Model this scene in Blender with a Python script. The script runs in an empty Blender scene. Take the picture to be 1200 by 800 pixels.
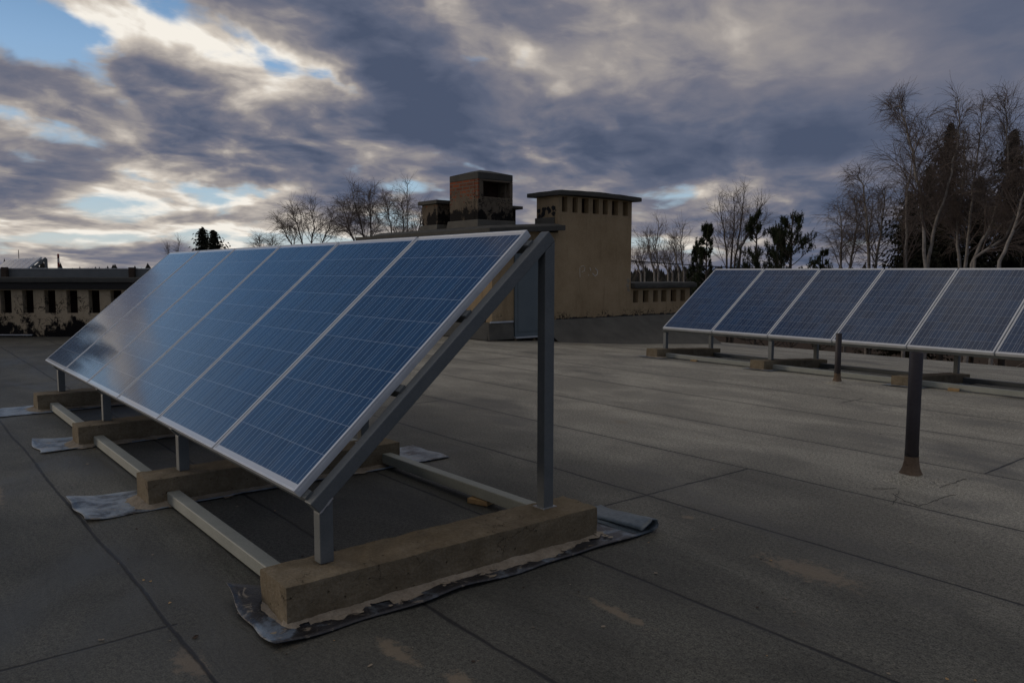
import bpy, bmesh, math, random
from mathutils import Vector, Matrix, noise as mnoise

# ------------------------------------------------------------------ camera
SC = bpy.context.scene
COL = SC.collection
F = 919.21                                   # focal length in photo pixels (photo is 1200 wide)
CAM = Vector((9.038, -1.273, 1.349))
RT = Vector((0.628284, 0.777982, 0.001753))
UP = Vector((-0.069661, 0.054012, 0.996107))
FW = Vector((-0.774859, 0.625960, -0.088129))
HD = Vector((-0.7779, 0.6284, 0)).normalized()    # heading on the level
SD = Vector((0.6284, 0.7779, 0)).normalized()     # to the right on the level
cam_d = bpy.data.cameras.new("camera")
cam = bpy.data.objects.new("camera", cam_d)
COL.objects.link(cam)
cam.matrix_world = Matrix(((RT.x, UP.x, -FW.x, CAM.x), (RT.y, UP.y, -FW.y, CAM.y), (RT.z, UP.z, -FW.z, CAM.z), (0, 0, 0, 1)))
cam_d.sensor_width = 36
cam_d.lens = 36 * F / 1200
cam_d.clip_start = 0.05
cam_d.clip_end = 6000
SC.camera = cam

SC.view_settings.view_transform = 'Standard'
SC.view_settings.look = 'None'
SC.view_settings.exposure = 0.0
SC.view_settings.gamma = 1.0
SC.view_settings.use_curve_mapping = False
SC.render.engine = 'CYCLES'
SC.cycles.max_bounces = 6
SC.cycles.use_denoising = True

R = math.radians
SUN_EL = R(6)
SUN_DIR = Vector((-0.80, -0.60, 0)).normalized()      # towards the sun, level: left of the picture
SUN_DIR = (SUN_DIR * math.cos(SUN_EL) + Vector((0, 0, math.sin(SUN_EL)))).normalized()
sun_d = bpy.data.lights.new("sun", 'SUN')
sun_d.energy = 0.8
sun_d.angle = R(18)
sun_d.color = (1.0, 0.83, 0.64)
sun = bpy.data.objects.new("sun", sun_d)
COL.objects.link(sun)
sun.rotation_euler = (-SUN_DIR).to_track_quat('-Z', 'Y').to_euler()


# ------------------------------------------------------------------ node helper
class N:
    def __init__(s, tree):
        s.t = tree

    def add(s, kind, **kw):
        n = s.t.nodes.new(kind)
        for k, v in kw.items():
            setattr(n, k, v)
        return n

    def put(s, sock, v):
        if isinstance(v, bpy.types.NodeSocket):
            s.t.links.new(v, sock)
        elif v is not None:
            if hasattr(sock.default_value, '__len__') and not hasattr(v, '__len__'):
                v = (v,) * len(sock.default_value)
            if hasattr(v, '__len__') and len(sock.default_value) == 4 and len(v) == 3:
                v = (*v, 1)
            sock.default_value = v

    def m(s, op, a, b=None, c=None, clamp=False):
        n = s.add('ShaderNodeMath', operation=op, use_clamp=clamp)
        for i, v in enumerate((a, b, c)):
            if v is not None:
                s.put(n.inputs[i], v)
        return n.outputs[0]

    def v(s, op, a, b=None, scale=None):
        n = s.add('ShaderNodeVectorMath', operation=op)
        s.put(n.inputs[0], a)
        if b is not None:
            s.put(n.inputs[1], b)
        if scale is not None:
            s.put(n.inputs['Scale'], scale)
        return n.outputs['Value'] if op in ('DOT_PRODUCT', 'LENGTH', 'DISTANCE') else n.outputs[0]

    def sep(s, vec):
        n = s.add('ShaderNodeSeparateXYZ')
        s.put(n.inputs[0], vec)
        return n.outputs

    def comb(s, x, y, z=0.0):
        n = s.add('ShaderNodeCombineXYZ')
        for i, q in enumerate((x, y, z)):
            s.put(n.inputs[i], q)
        return n.outputs[0]

    def noise(s, vec, scale, detail=4, rough=0.5, dist=0.0, color=False):
        n = s.add('ShaderNodeTexNoise')
        s.put(n.inputs['Vector'], vec)
        s.put(n.inputs['Scale'], scale)
        n.inputs['Detail'].default_value = detail
        n.inputs['Roughness'].default_value = rough
        n.inputs['Distortion'].default_value = dist
        return n.outputs['Color' if color else 'Fac']

    def voro(s, vec, scale, feature='F1', out='Distance'):
        n = s.add('ShaderNodeTexVoronoi', feature=feature)
        s.put(n.inputs['Vector'], vec)
        s.put(n.inputs['Scale'], scale)
        return n.outputs[out]

    def ramp(s, fac, stops, interp='LINEAR'):
        n = s.add('ShaderNodeValToRGB')
        n.color_ramp.interpolation = interp
        e = n.color_ramp.elements
        while len(e) < len(stops):
            e.new(0.5)
        for el, (p, c) in zip(e, stops):
            el.position = p
            if not hasattr(c, '__len__'):
                c = (c, c, c)
            el.color = (*c[:3], 1)
        s.put(n.inputs[0], fac)
        return n.outputs[0]

    def mix(s, fac, a, b, blend='MIX'):
        n = s.add('ShaderNodeMix', data_type='RGBA', blend_type=blend)
        s.put(n.inputs['Factor'], fac)
        s.put(n.inputs[6], a)
        s.put(n.inputs[7], b)
        return n.outputs[2]

    def step(s, val, lo, hi):
        n = s.add('ShaderNodeMapRange', interpolation_type='SMOOTHSTEP')
        s.put(n.inputs['Value'], val)
        s.put(n.inputs['From Min'], lo)
        s.put(n.inputs['From Max'], hi)
        return n.outputs[0]

    def bump(s, h, strength=0.3, dist=0.01):
        n = s.add('ShaderNodeBump')
        n.inputs['Strength'].default_value = strength
        n.inputs['Distance'].default_value = dist
        s.put(n.inputs['Height'], h)
        return n.outputs[0]


# ------------------------------------------------------------------ sky
W = bpy.data.worlds.new("World")
SC.world = W
W.use_nodes = True
W.node_tree.nodes.clear()
w = N(W.node_tree)
dirv = w.add('ShaderNodeTexCoord').outputs['Generated']
sky = w.add('ShaderNodeTexSky', sky_type='NISHITA')
sky.sun_disc = False
sky.sun_elevation = SUN_EL
sky.sun_rotation = math.atan2(SUN_DIR.x, SUN_DIR.y)
sky.air_density = 1.0
sky.dust_density = 1.0
sky.ozone_density = 2.0
xs = w.v('DOT_PRODUCT', dirv, tuple(SD))
ys = w.v('DOT_PRODUCT', dirv, tuple(HD))
zs = w.sep(dirv)[2]
zc = w.m('MAXIMUM', zs, 0.0)
k = w.m('DIVIDE', 1.0, w.m('ADD', zc, 0.20))
pc = w.comb(w.m('MULTIPLY', xs, k), w.m('MULTIPLY', ys, k), 0.0)     # position on the cloud deck
# the layer's large masses, laid out by bearing and height over the horizon
az = w.m('ARCTAN2', xs, ys)
el = w.m('ARCSINE', zs)
wn = w.noise(w.comb(az, el, 0.0), 5.0, 5, 0.6, color=True)
wv = w.sep(w.v('SUBTRACT', wn, (0.5, 0.5, 0.5)))
az = w.m('ADD', az, w.m('MULTIPLY', wv[0], 0.16))
el = w.m('ADD', el, w.m('MULTIPLY', wv[1], 0.10))


def blob(px, py, rx, ry, ang, amp):
    """a soft mass; px, py read off the photograph only give its bearing and height"""
    a0 = math.atan2(px - 600, F)
    e0 = math.atan2((318.6 - py) * math.cos(a0), F)
    c, s_ = math.cos(R(ang)), math.sin(R(ang))
    da = w.m('SUBTRACT', az, a0)
    de = w.m('SUBTRACT', el, e0)
    u = w.m('MULTIPLY_ADD', da, c * F / rx, w.m('MULTIPLY', de, -s_ * F / rx))
    v = w.m('MULTIPLY_ADD', da, s_ * F / ry, w.m('MULTIPLY', de, c * F / ry))
    q = w.m('MULTIPLY_ADD', u, u, w.m('MULTIPLY', v, v))
    return w.m('MULTIPLY', w.m('EXPONENT', w.m('MULTIPLY', q, -1.0)), amp)


def total(items):
    acc = None
    for it in items:
        b = blob(*it)
        acc = b if acc is None else w.m('ADD', acc, b)
    return acc


COVER = [(470, 240, 40, 14, 0, -.12), (60, 60, 60, 18, 10, -.12), (100, 110, 120, 60, 20, -.06), (330, 60, 80, 30, 30, -.08), (90, 200, 150, 60, 10, -.07), (400, 215, 120, 30, 0, -.08), (-345, -400, 330, 210, 20, -.50), (40, 120, 200, 130, 0, .15), (60, 235, 160, 40, 0, .06), (20, 40, 70, 30, 10, -.24), (200, 12, 50, 34, 30, -.26), (310, 75, 50, 10, 35, -.12), (90, 50, 60, 16, 10, -.16), (395, 110, 40, 9, 30, -.18), (300, 228, 80, 13, -8, -.24),
         (120, 250, 220, 22, 4, -.17), (190, 215, 60, 12, 10, -.14), (500, 12, 26, 36, 20, -.14), (620, 60, 26, 24, 0, -.16), (130, 120, 60, 14, 30, -.16), (60, 150, 70, 12, 20, -.12),
         (705, 150, 22, 12, 40, -.12), (560, 200, 120, 10, 10, -.12), (30, 180, 70, 12, 20, -.12), (490, 225, 30, 18, 0, -.16), (160, 165, 40, 9, 30, -.14),
         (660, 120, 20, 20, 0, -.14), (350, 285, 200, 14, 0, -.12), (790, 285, 90, 10, 0, -.10), (900, 190, 40, 10, 0, -.08),
         (850, 80, 280, 110, 0, .30), (440, 90, 190, 60, 32, .20), (1120, 120, 180, 150, 0, .34), (300, 160, 150, 45, 25, .18), (100, 90, 80, 36, 24, .10)]
LIGHT = [(120, 140, 200, 120, 10, .17), (120, 215, 160, 60, 0, .08), (560, 30, 80, 40, 20, .10), (-319, -431, 420, 330, 0, -.34), (290, 100, 105, 40, 30, .36), (240, 60, 60, 20, 30, .12), (690, 75, 60, 36, -10, .20), (840, 20, 140, 40, 0, .08), (150, 245, 220, 40, 0, .16), (110, 35, 60, 20, -5, .20),
         (420, 262, 130, 22, 0, .20), (520, 10, 50, 30, 20, .25), (860, 60, 260, 75, 0, .20), (1130, 90, 130, 110, 0, .12), (985, 205, 70, 24, -10, .16),
         (705, 150, 30, 16, 40, .14), (880, 225, 46, 18, 0, .12), (800, 285, 110, 14, 0, .16),
         (480, 95, 130, 44, 34, -.22), (910, 168, 150, 32, -6, -.34), (320, 195, 170, 26, 14, -.16), (60, 200, 100, 26, 0, -.14),
         (1180, 40, 90, 110, 0, -.08), (570, 150, 110, 50, 20, -.14), (920, 255, 80, 24, 0, -.14), (600, 80, 60, 50, 0, -.06), (60, 120, 90, 40, 20, -.06)]
cov = total(COVER)
lig = total(LIGHT)
ca, sa = math.cos(R(24)), math.sin(R(24))
px_, py_, _ = w.sep(pc)
q1 = w.m('MULTIPLY_ADD', px_, ca, w.m('MULTIPLY', py_, -sa))       # across the cloud streets
q2 = w.m('MULTIPLY_ADD', px_, sa, w.m('MULTIPLY', py_, ca))        # along them
pcs = w.comb(w.m('MULTIPLY', q1, 1.30), w.m('MULTIPLY', q2, 1.12), 3.7)
warp = w.noise(pcs, 1.6, 3, 0.5, color=True)
pcs = w.v('ADD', pcs, w.v('SCALE', w.v('SUBTRACT', warp, (0.5, 0.5, 0.5)), scale=0.35))
offx, offy = SUN_DIR.dot(SD), SUN_DIR.dot(HD)
off = Vector(((offx * ca - offy * sa) * 1.45, (offx * sa + offy * ca) * 0.95, 0)).normalized()
NS = 1.55
n1 = w.noise(pcs, NS, 8, 0.50)
n5 = w.noise(pcs, NS * 2.5, 6, 0.50)
n6 = w.noise(w.v('ADD', pcs, tuple(off * 0.05)), NS * 2.7, 5, 0.52)
n2 = w.noise(w.v('ADD', pcs, tuple(off * 0.075)), NS, 6, 0.52)
n4 = w.noise(w.v('ADD', pcs, tuple(off * 0.24)), NS, 3, 0.5)
dens = w.m('ADD', w.m('ADD', w.m('MULTIPLY_ADD', n1, 1.15, -0.06), w.m('MULTIPLY', w.m('SUBTRACT', n5, 0.5), 0.40)), cov)
dmask = w.step(dens, 0.31, 0.47)
relief = w.m('MULTIPLY_ADD', w.m('SUBTRACT', n1, n2), 1.9, w.m('MULTIPLY', w.m('SUBTRACT', n1, n4), 1.0))
relief = w.m('MULTIPLY_ADD', w.m('SUBTRACT', n5, n6), 0.9, relief)
veil = total([(900, 70, 330, 130, 0, .85), (1200, 130, 200, 200, 0, .7)])      # the heavy smooth sheet to the right
relief = w.m('MULTIPLY', relief, w.m('SUBTRACT', 1.0, w.m('MULTIPLY', w.m('MINIMUM', veil, 1.0), 0.72)))
thin = w.m('SUBTRACT', 1.0, w.step(dens, 0.36, 0.64))
lum = w.m('ADD', w.m('ADD', w.m('MULTIPLY_ADD', thin, 0.42, 0.30), relief), lig)
away = w.step(w.v('DOT_PRODUCT', dirv, tuple(Vector((-SUN_DIR.x, -SUN_DIR.y, 0)).normalized())), 0.05, 0.85)
lum = w.m('SUBTRACT', lum, w.m('MULTIPLY', w.m('MULTIPLY', away, w.step(zs, 0.75, 0.35)), 0.36))
lum = w.m('ADD', lum, w.m('MULTIPLY', w.step(zs, 0.76, 0.97), 0.48))        # unseen sky overhead, brightness added to light the level surfaces
cloud = w.ramp(lum, [(0.0, (.070, .091, .148)), (0.24, (.110, .129, .190)), (0.45, (.186, .185, .226)), (0.64, (.335, .307, .298)), (0.84, (.62, .56, .495)), (1.0, (.92, .87, .79))])
bg_sky = w.add('ShaderNodeBackground')
w.put(bg_sky.inputs['Color'], w.mix(0.78, sky.outputs[0], w.ramp(zs, [(0.0, (5.2, 5.8, 5.9)), (0.10, (3.4, 4.8, 6.2)), (0.24, (2.2, 3.7, 5.9)), (0.36, (.65, 1.75, 3.7)), (0.5, (.25, .95, 2.3)), (0.8, (.4, 1.1, 2.8))])))
bg_sky.inputs['Strength'].default_value = 0.12
bg_cloud = w.add('ShaderNodeBackground')
w.put(bg_cloud.inputs['Color'], cloud)
bg_cloud.inputs['Strength'].default_value = 1.0
mx = w.add('ShaderNodeMixShader')
w.put(mx.inputs[0], dmask)
W.node_tree.links.new(bg_sky.outputs[0], mx.inputs[1])
W.node_tree.links.new(bg_cloud.outputs[0], mx.inputs[2])
W.node_tree.links.new(mx.outputs[0], w.add('ShaderNodeOutputWorld').inputs[0])


# ------------------------------------------------------------------ materials
def mat(name, rough=0.8, metallic=0.0, spec=0.3):
    m = bpy.data.materials.new(name)
    m.use_nodes = True
    n = N(m.node_tree)
    b = m.node_tree.nodes['Principled BSDF']
    b.inputs['Roughness'].default_value = rough
    b.inputs['Metallic'].default_value = metallic
    b.inputs['Specular IOR Level'].default_value = spec
    return m, n, b


def obj_co(n):
    return n.add('ShaderNodeTexCoord').outputs['Object']


def geo_pos(n):
    return n.add('ShaderNodeNewGeometry').outputs['Position']


def mottled(name, c1, c2, scale=6, rough=0.8, metallic=0.0, bump=0.2, fine=60, spec=0.3, world=False):
    m, n, b = mat(name, rough, metallic, spec)
    co = geo_pos(n) if world else obj_co(n)
    f = n.noise(co, scale, 6, 0.6)
    f2 = n.noise(co, fine, 3, 0.6)
    g = n.m('MULTIPLY_ADD', f2, 0.45, n.m('MULTIPLY', f, 0.75))
    n.put(b.inputs['Base Color'], n.ramp(g, [(0.36, c1), (0.82, c2)]))
    n.put(b.inputs['Roughness'], n.m('MULTIPLY_ADD', f, 0.25, rough - 0.12))
    if bump:
        n.put(b.inputs['Normal'], n.bump(g, bump, 0.01))
    return m


def make_roof_mat():
    m, n, b = mat('bitumen_roofing', 0.85, 0, 0.25)
    co = geo_pos(n)
    big = n.noise(co, 0.45, 5, 0.55)
    mid = n.noise(co, 2.2, 6, 0.62)
    grit = n.m('MULTIPLY_ADD', n.noise(co, 150, 2, 0.7), 0.6, n.m('MULTIPLY', n.noise(co, 52, 3, 0.7), 0.42))
    grit2 = n.voro(co, 330)
    wob = n.m('MULTIPLY', n.m('SUBTRACT', n.noise(co, 0.9, 3, 0.5), 0.5), 0.05)
    wob2 = n.m('MULTIPLY', n.m('SUBTRACT', n.noise(co, 14, 3, 0.6), 0.5), 0.012)
    x, y, z = n.sep(co)
    yy = n.m('ADD', y, n.m('ADD', wob, wob2))
    xx = n.m('ADD', x, n.m('ADD', wob, wob2))
    wid = n.m('MULTIPLY_ADD', n.noise(co, 3.1, 3, 0.6), 0.015, -0.0005)
    wid = n.m('MULTIPLY_ADD', n.step(n.noise(co, 6.5, 5, 0.65), 0.62, 0.74), 0.009, wid)
    line = None
    for s in (-6.6, -5.6, -4.55, -3.5, -2.5, -1.48, -0.47, 0.39, 1.28, 2.30, 3.34, 4.47, 5.67, 6.75, 10.7, 11.7, 12.75, 13.8):
        d = n.m('ABSOLUTE', n.m('SUBTRACT', yy, s))
        line = d if line is None else n.m('MINIMUM', line, d)
    for xc, y0, y1 in ((5.97, -1.5, -0.45), (5.92, 1.35, 3.34), (7.0, 4.47, 5.67), (-1.85, -1.48, 0.39), (-1.1, -1.6, -0.6), (4.9, 6.5, 6.9), (9.2, 0.4, 1.3), (2.2, 2.3, 3.3), (-0.6, 5.7, 6.7)):
        d = n.m('ABSOLUTE', n.m('SUBTRACT', xx, xc))
        outside = n.m('MAXIMUM', n.m('SUBTRACT', y0, yy), n.m('SUBTRACT', yy, y1))
        line = n.m('MINIMUM', line, n.m('MAXIMUM', d, outside))
    seam = n.m('SUBTRACT', 1.0, n.step(line, n.m('MULTIPLY', wid, 0.5), n.m('ADD', wid, 0.006)))
    soft = n.m('SUBTRACT', 1.0, n.step(line, 0.0, 0.11))
    base = n.ramp(n.m('MULTIPLY_ADD', mid, 0.45, n.m('MULTIPLY', big, 0.6)), [(0.34, (.044, .044, .038)), (0.55, (.072, .071, .060)), (0.74, (.112, .109, .090))])
    # drier, dusty felt towards the stair house, with grazing sky sheen painted in paler
    dry_sheen = n.m('MULTIPLY', n.step(n.m('ADD', y, n.m('MULTIPLY', big, 3.0)), 2.6, 6.4), 0.78)
    base = n.mix(dry_sheen, base, (.355, .330, .270))
    tone = None
    rng_ = random.Random(31)
    prev = 0.0
    for s in (-3.5, -2.5, -1.48, -0.47, 0.39, 1.28, 2.30, 3.34, 4.47, 5.67, 6.75):
        nxt = rng_.uniform(-1, 1)
        st_ = n.m('MULTIPLY', n.m('GREATER_THAN', yy, s), nxt - prev)
        tone = st_ if tone is None else n.m('ADD', tone, st_)
        prev = nxt
    worn = n.step(n.noise(n.v('MULTIPLY', co, (0.7, 1.3, 1.0)), 1.1, 6, 0.62, 0.5), 0.40, 0.66)
    lv_ = n.m('MULTIPLY_ADD', tone, 0.08, n.m('MULTIPLY_ADD', worn, 0.42, 0.86))
    base = n.mix(1.0, base, n.comb(lv_, lv_, n.m('MULTIPLY', lv_, 0.97)), 'MULTIPLY')
    sp = n.m('MULTIPLY_ADD', n.m('SUBTRACT', grit, 0.51), 7.0, 1.02)
    base = n.mix(0.85, base, n.comb(sp, sp, sp), 'MULTIPLY')
    fleck = n.step(grit2, 0.0, 0.16)
    base = n.mix(n.m('MULTIPLY', n.m('SUBTRACT', 1.0, fleck), n.step(grit, 0.52, 0.7)), base, (.30, .28, .25))
    # damp patches that have stayed dark
    dampn = n.noise(n.v('MULTIPLY', co, (0.8, 1.5, 1.0)), 0.62, 5, 0.6, 0.6)
    damp = n.m('MULTIPLY', n.step(dampn, 0.52, 0.68), 0.55)
    base = n.mix(damp, base, (.068, .066, .056))
    # sand and mud trodden onto the felt
    for sx, sy, rx, ry in ((6.32, -0.50, .16, .06), (6.68, 0.10, .16, .05), (7.0, 0.16, .10, .05), (6.95, .95, .22, .035), (6.35, 2.15, .05, .04), (3.35, -0.78, .45, .05), (4.2, 3.9, .1, .06), (7.2, 1.95, .3, .12), (-2.6, 8.2, .25, .10), (-2.4, 9.8, .3, .2)):
        du = n.m('DIVIDE', n.m('SUBTRACT', x, sx), rx)
        dv = n.m('DIVIDE', n.m('SUBTRACT', y, sy), ry)
        q = n.m('SQRT', n.m('MULTIPLY_ADD', du, du, n.m('MULTIPLY', dv, dv)))
        q = n.m('ADD', q, n.m('MULTIPLY', n.m('SUBTRACT', n.noise(co, 22, 5, 0.7), 0.5), 2.6))
        base = n.mix(n.m('MULTIPLY', n.m('SUBTRACT', 1.0, n.step(q, 0.35, 1.0)), 0.62), base, (.235, .185, .125))
    stain = n.m('MULTIPLY', n.step(n.noise(co, 3.4, 7, 0.7), 0.63, 0.74), 0.35)
    base = n.mix(stain, base, (.15, .115, .078))
    base = n.mix(n.m('MULTIPLY', soft, 0.16), base, (.05, .049, .046))
    base = n.mix(n.m('MULTIPLY', seam, 0.92), base, (.012, .012, .013))
    n.put(b.inputs['Base Color'], base)
    h = n.m('MULTIPLY_ADD', grit, 0.35, n.m('MULTIPLY', mid, 0.5))
    h = n.m('SUBTRACT', h, n.m('MULTIPLY', seam, 0.9))
    wrinkle = n.noise(n.v('MULTIPLY', co, (1.2, 5.5, 1)), 1.3, 4, 0.55, 0.8)
    h = n.m('MULTIPLY_ADD', wrinkle, 1.6, h)
    n.put(b.inputs['Normal'], n.bump(h, 0.45, 0.012))
    b.inputs['Specular IOR Level'].default_value = 0.36
    n.put(b.inputs['Roughness'], n.m('SUBTRACT', 0.70, n.m('MULTIPLY', damp, 0.25)))
    return m


def make_cell_mat():
    """glazed polycrystalline sheet: 6 x 10 cells with three bus bars each, white backing at the margins"""
    m, n, b = mat('photovoltaic_glass', 0.5, 0, 0.15)
    co = obj_co(n)
    x, y, z = n.sep(co)
    PX, PY, X0, Y0 = 0.1595, 0.1585, 0.0175, 0.0325
    u = n.m('DIVIDE', n.m('SUBTRACT', x, X0), PX)
    v = n.m('DIVIDE', n.m('SUBTRACT', y, Y0), PY)
    fu, fv = n.m('FRACT', u), n.m('FRACT', v)
    gu = n.m('GREATER_THAN', n.m('ABSOLUTE', n.m('SUBTRACT', fu, 0.5)), 0.5 - 0.0095)
    gv = n.m('GREATER_THAN', n.m('ABSOLUTE', n.m('SUBTRACT', fv, 0.5)), 0.5 - 0.011)
    bus = n.m('LESS_THAN', n.m('ABSOLUTE', n.m('SUBTRACT', n.m('FRACT', n.m('MULTIPLY', fu, 3)), 0.5)), 0.0215)
    inside = n.m('MULTIPLY', n.m('MULTIPLY', n.m('GREATER_THAN', u, 0.0), n.m('LESS_THAN', u, 6.0)), n.m('MULTIPLY', n.m('GREATER_THAN', v, 0.0), n.m('LESS_THAN', v, 10.0)))
    wn_ = n.add('ShaderNodeTexWhiteNoise', noise_dimensions='3D')
    info = n.add('ShaderNodeObjectInfo').outputs['Random']
    n.put(wn_.inputs['Vector'], n.comb(n.m('FLOOR', u), n.m('FLOOR', v), n.m('MULTIPLY', info, 40.0)))
    crystal = n.voro(n.v('MULTIPLY', co, (1.0, 0.55, 1.0)), 95, 'F1', 'Color')
    tone = n.m('ADD', n.m('MULTIPLY', wn_.outputs['Value'], 0.5), n.m('MULTIPLY', n.sep(crystal)[0], 0.5))
    cell = n.ramp(tone, [(0.0, (.003, .020, .062)), (0.5, (.004, .031, .092)), (1.0, (.008, .047, .128))])
    # thin streaks left by rain, running down the slope
    streak = n.noise(n.v('MULTIPLY', co, (26, 1.4, 1)), 1.0, 4, 0.6)
    low = n.step(n.m('MULTIPLY_ADD', n.noise(co, 9, 4, 0.6), 0.10, y), 0.20, 0.03)
    speck = n.m('SUBTRACT', 1.0, n.step(n.voro(co, 38), 0.03, 0.10))
    dust = n.m('ADD', n.m('MULTIPLY', n.step(streak, 0.45, 0.8), 0.05), n.m('MULTIPLY_ADD', low, 0.13, n.m('MULTIPLY', speck, 0.035)))
    cell = n.mix(dust, cell, (.12, .13, .15))
    silver = (.44, .52, .62)
    c = n.mix(n.m('MULTIPLY', bus, 0.8), cell, silver)
    c = n.mix(n.m('MULTIPLY', gu, 0.6), c, (.33, .37, .44))
    c = n.mix(n.m('MULTIPLY', gv, 0.5), c, (.33, .37, .44))
    c = n.mix(inside, (.52, .54, .57), c)
    n.put(b.inputs['Base Color'], c)
    b.inputs['Coat Weight'].default_value = 1.0
    b.inputs['Coat IOR'].default_value = 1.34
    n.put(b.inputs['Coat Roughness'], n.m('MULTIPLY_ADD', streak, 0.05, 0.040))
    return m


def make_plaster(name, c1, c2, tar=0.0, tar_lo=0.0, tar_hi=0.3, brick=None):
    """render on brick; tar = black bitumen brushed and splashed between two heights, brick = (zmin, amount) where render fell off"""
    m, n, b = mat(name, 0.92, 0, 0.15)
    co = geo_pos(n)
    x, y, z = n.sep(co)
    f = n.noise(co, 1.6, 7, 0.62)
    f2 = n.noise(co, 34, 4, 0.6)
    col = n.ramp(n.m('MULTIPLY_ADD', f2, 0.35, n.m('MULTIPLY', f, 0.75)), [(0.35, c1), (0.78, c2)])
    run = n.noise(n.v('MULTIPLY', co, (7, 7, 0.5)), 1.0, 5, 0.6)
    col = n.mix(n.m('MULTIPLY', n.step(run, 0.52, 0.72), 0.35), col, tuple(q * 0.55 for q in c1))
    if brick:
        bt = n.add('ShaderNodeTexBrick')
        n.put(bt.inputs['Vector'], n.comb(n.m('ADD', x, y), z, 0.0))
        bt.inputs['Scale'].default_value = 1.0
        bt.inputs['Brick Width'].default_value = 0.25
        bt.inputs['Row Height'].default_value = 0.075
        bt.inputs['Mortar Size'].default_value = 0.011
        n.put(bt.inputs['Color1'], (.25, .070, .030))
        n.put(bt.inputs['Color2'], (.13, .048, .028))
        n.put(bt.inputs['Mortar'], (.13, .11, .09))
        q = n.m('MULTIPLY_ADD', n.m('SUBTRACT', n.noise(co, 7, 6, 0.7), 0.5), 1.5, z)
        bm_ = n.m('MULTIPLY', n.m('MULTIPLY', n.step(q, brick[0], brick[0] + 0.05), n.step(y, 8.60, 8.57)), brick[1])
        col = n.mix(bm_, col, bt.outputs['Color'])
    if tar:
        q = n.noise(n.v('MULTIPLY', co, (1, 1, 0.75)), 3.6, 9, 0.72, 0.5)
        hgt = n.step(z, tar_hi, tar_lo)
        t = n.m('MULTIPLY', n.step(n.m('ADD', q, n.m('MULTIPLY', hgt, 0.26)), 0.66, 0.74), n.step(z, tar_hi + 0.06, tar_hi - 0.08))
        # scrawled brush marks higher up
        ln = n.m('ABSOLUTE', n.m('SUBTRACT', n.noise(co, 5.5, 5, 0.6, 1.2), 0.5))
        ln = n.m('MULTIPLY', n.m('SUBTRACT', 1.0, n.step(ln, 0.008, 0.03)), n.step(n.noise(co, 2.4, 3), 0.42, 0.54))
        t = n.m('MAXIMUM', t, n.m('MULTIPLY', ln, n.step(z, tar_hi + 0.12, tar_hi - 0.02)))
        col = n.mix(n.m('MULTIPLY', t, tar), col, (.010, .009, .009))
    n.put(b.inputs['Base Color'], col)
    n.put(b.inputs['Normal'], n.bump(n.m('MULTIPLY_ADD', f2, 0.5, f), 0.5, 0.02))
    return m


M = {}
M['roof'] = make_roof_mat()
M['cell'] = make_cell_mat()
M['alu'] = mottled('anodised_frame', (.54, .57, .60), (.68, .71, .74), 9, 0.42, 0.2, 0.05, 120, 0.5)
M['back'] = mottled('panel_backing', (.40, .41, .42), (.5, .5, .5), 9, 0.7, 0, 0)
M['steel'] = mottled('primed_steel', (.105, .118, .122), (.165, .178, .180), 7, 0.55, 0.25, 0.08, 90, 0.45)
M['beam'] = mottled('painted_steel_beam', (.22, .235, .205), (.33, .345, .305), 5, 0.6, 0.0, 0.08, 90, 0.4)
M['weld'] = mottled('weld_seam', (.20, .21, .22), (.36, .37, .38), 40, 0.5, 0.4, 0.5, 150)
M['concrete'] = mottled('sandy_concrete', (.120, .100, .074), (.250, .218, .170), 4.5, 0.92, 0, 0.6, 55, 0.15)


def make_concrete():
    m, n, b = mat('sandy_concrete', 0.92, 0, 0.15)
    co = obj_co(n)
    f = n.noise(co, 4.5, 7, 0.62)
    g = n.noise(co, 70, 4, 0.65)
    c = n.ramp(n.m('MULTIPLY_ADD', g, 0.45, n.m('MULTIPLY', f, 0.7)), [(0.36, (.112, .087, .053)), (0.58, (.180, .145, .094)), (0.8, (.275, .232, .165))])
    damp = n.step(n.noise(co, 3.2, 6, 0.62), 0.50, 0.68)
    c = n.mix(n.m('MULTIPLY', damp, 0.35), c, (.090, .070, .046))
    pit = n.voro(n.v('ADD', co, n.v('SCALE', n.noise(co, 30, 2, 0.5, color=True), scale=0.02)), 26)
    pit = n.m('MULTIPLY', n.m('SUBTRACT', 1.0, n.step(pit, 0.06, 0.16)), n.step(n.noise(co, 8, 2), 0.48, 0.58))
    c = n.mix(n.m('MULTIPLY', pit, 0.75), c, (.045, .034, .022))
    crack = n.voro(n.v('ADD', co, n.v('SCALE', n.noise(co, 9, 4, 0.6, color=True), scale=0.12)), 5.5, 'DISTANCE_TO_EDGE')
    crack = n.m('MULTIPLY', n.m('SUBTRACT', 1.0, n.step(crack, 0.002, 0.009)), n.step(n.noise(co, 3.3, 3), 0.58, 0.63))
    c = n.mix(n.m('MULTIPLY', crack, 0.6), c, (.035, .027, .018))
    n.put(b.inputs['Base Color'], c)
    h = n.m('SUBTRACT', n.m('MULTIPLY_ADD', g, 0.6, f), n.m('MULTIPLY_ADD', pit, 1.5, crack))
    n.put(b.inputs['Normal'], n.bump(h, 0.7, 0.012))
    return m


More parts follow.
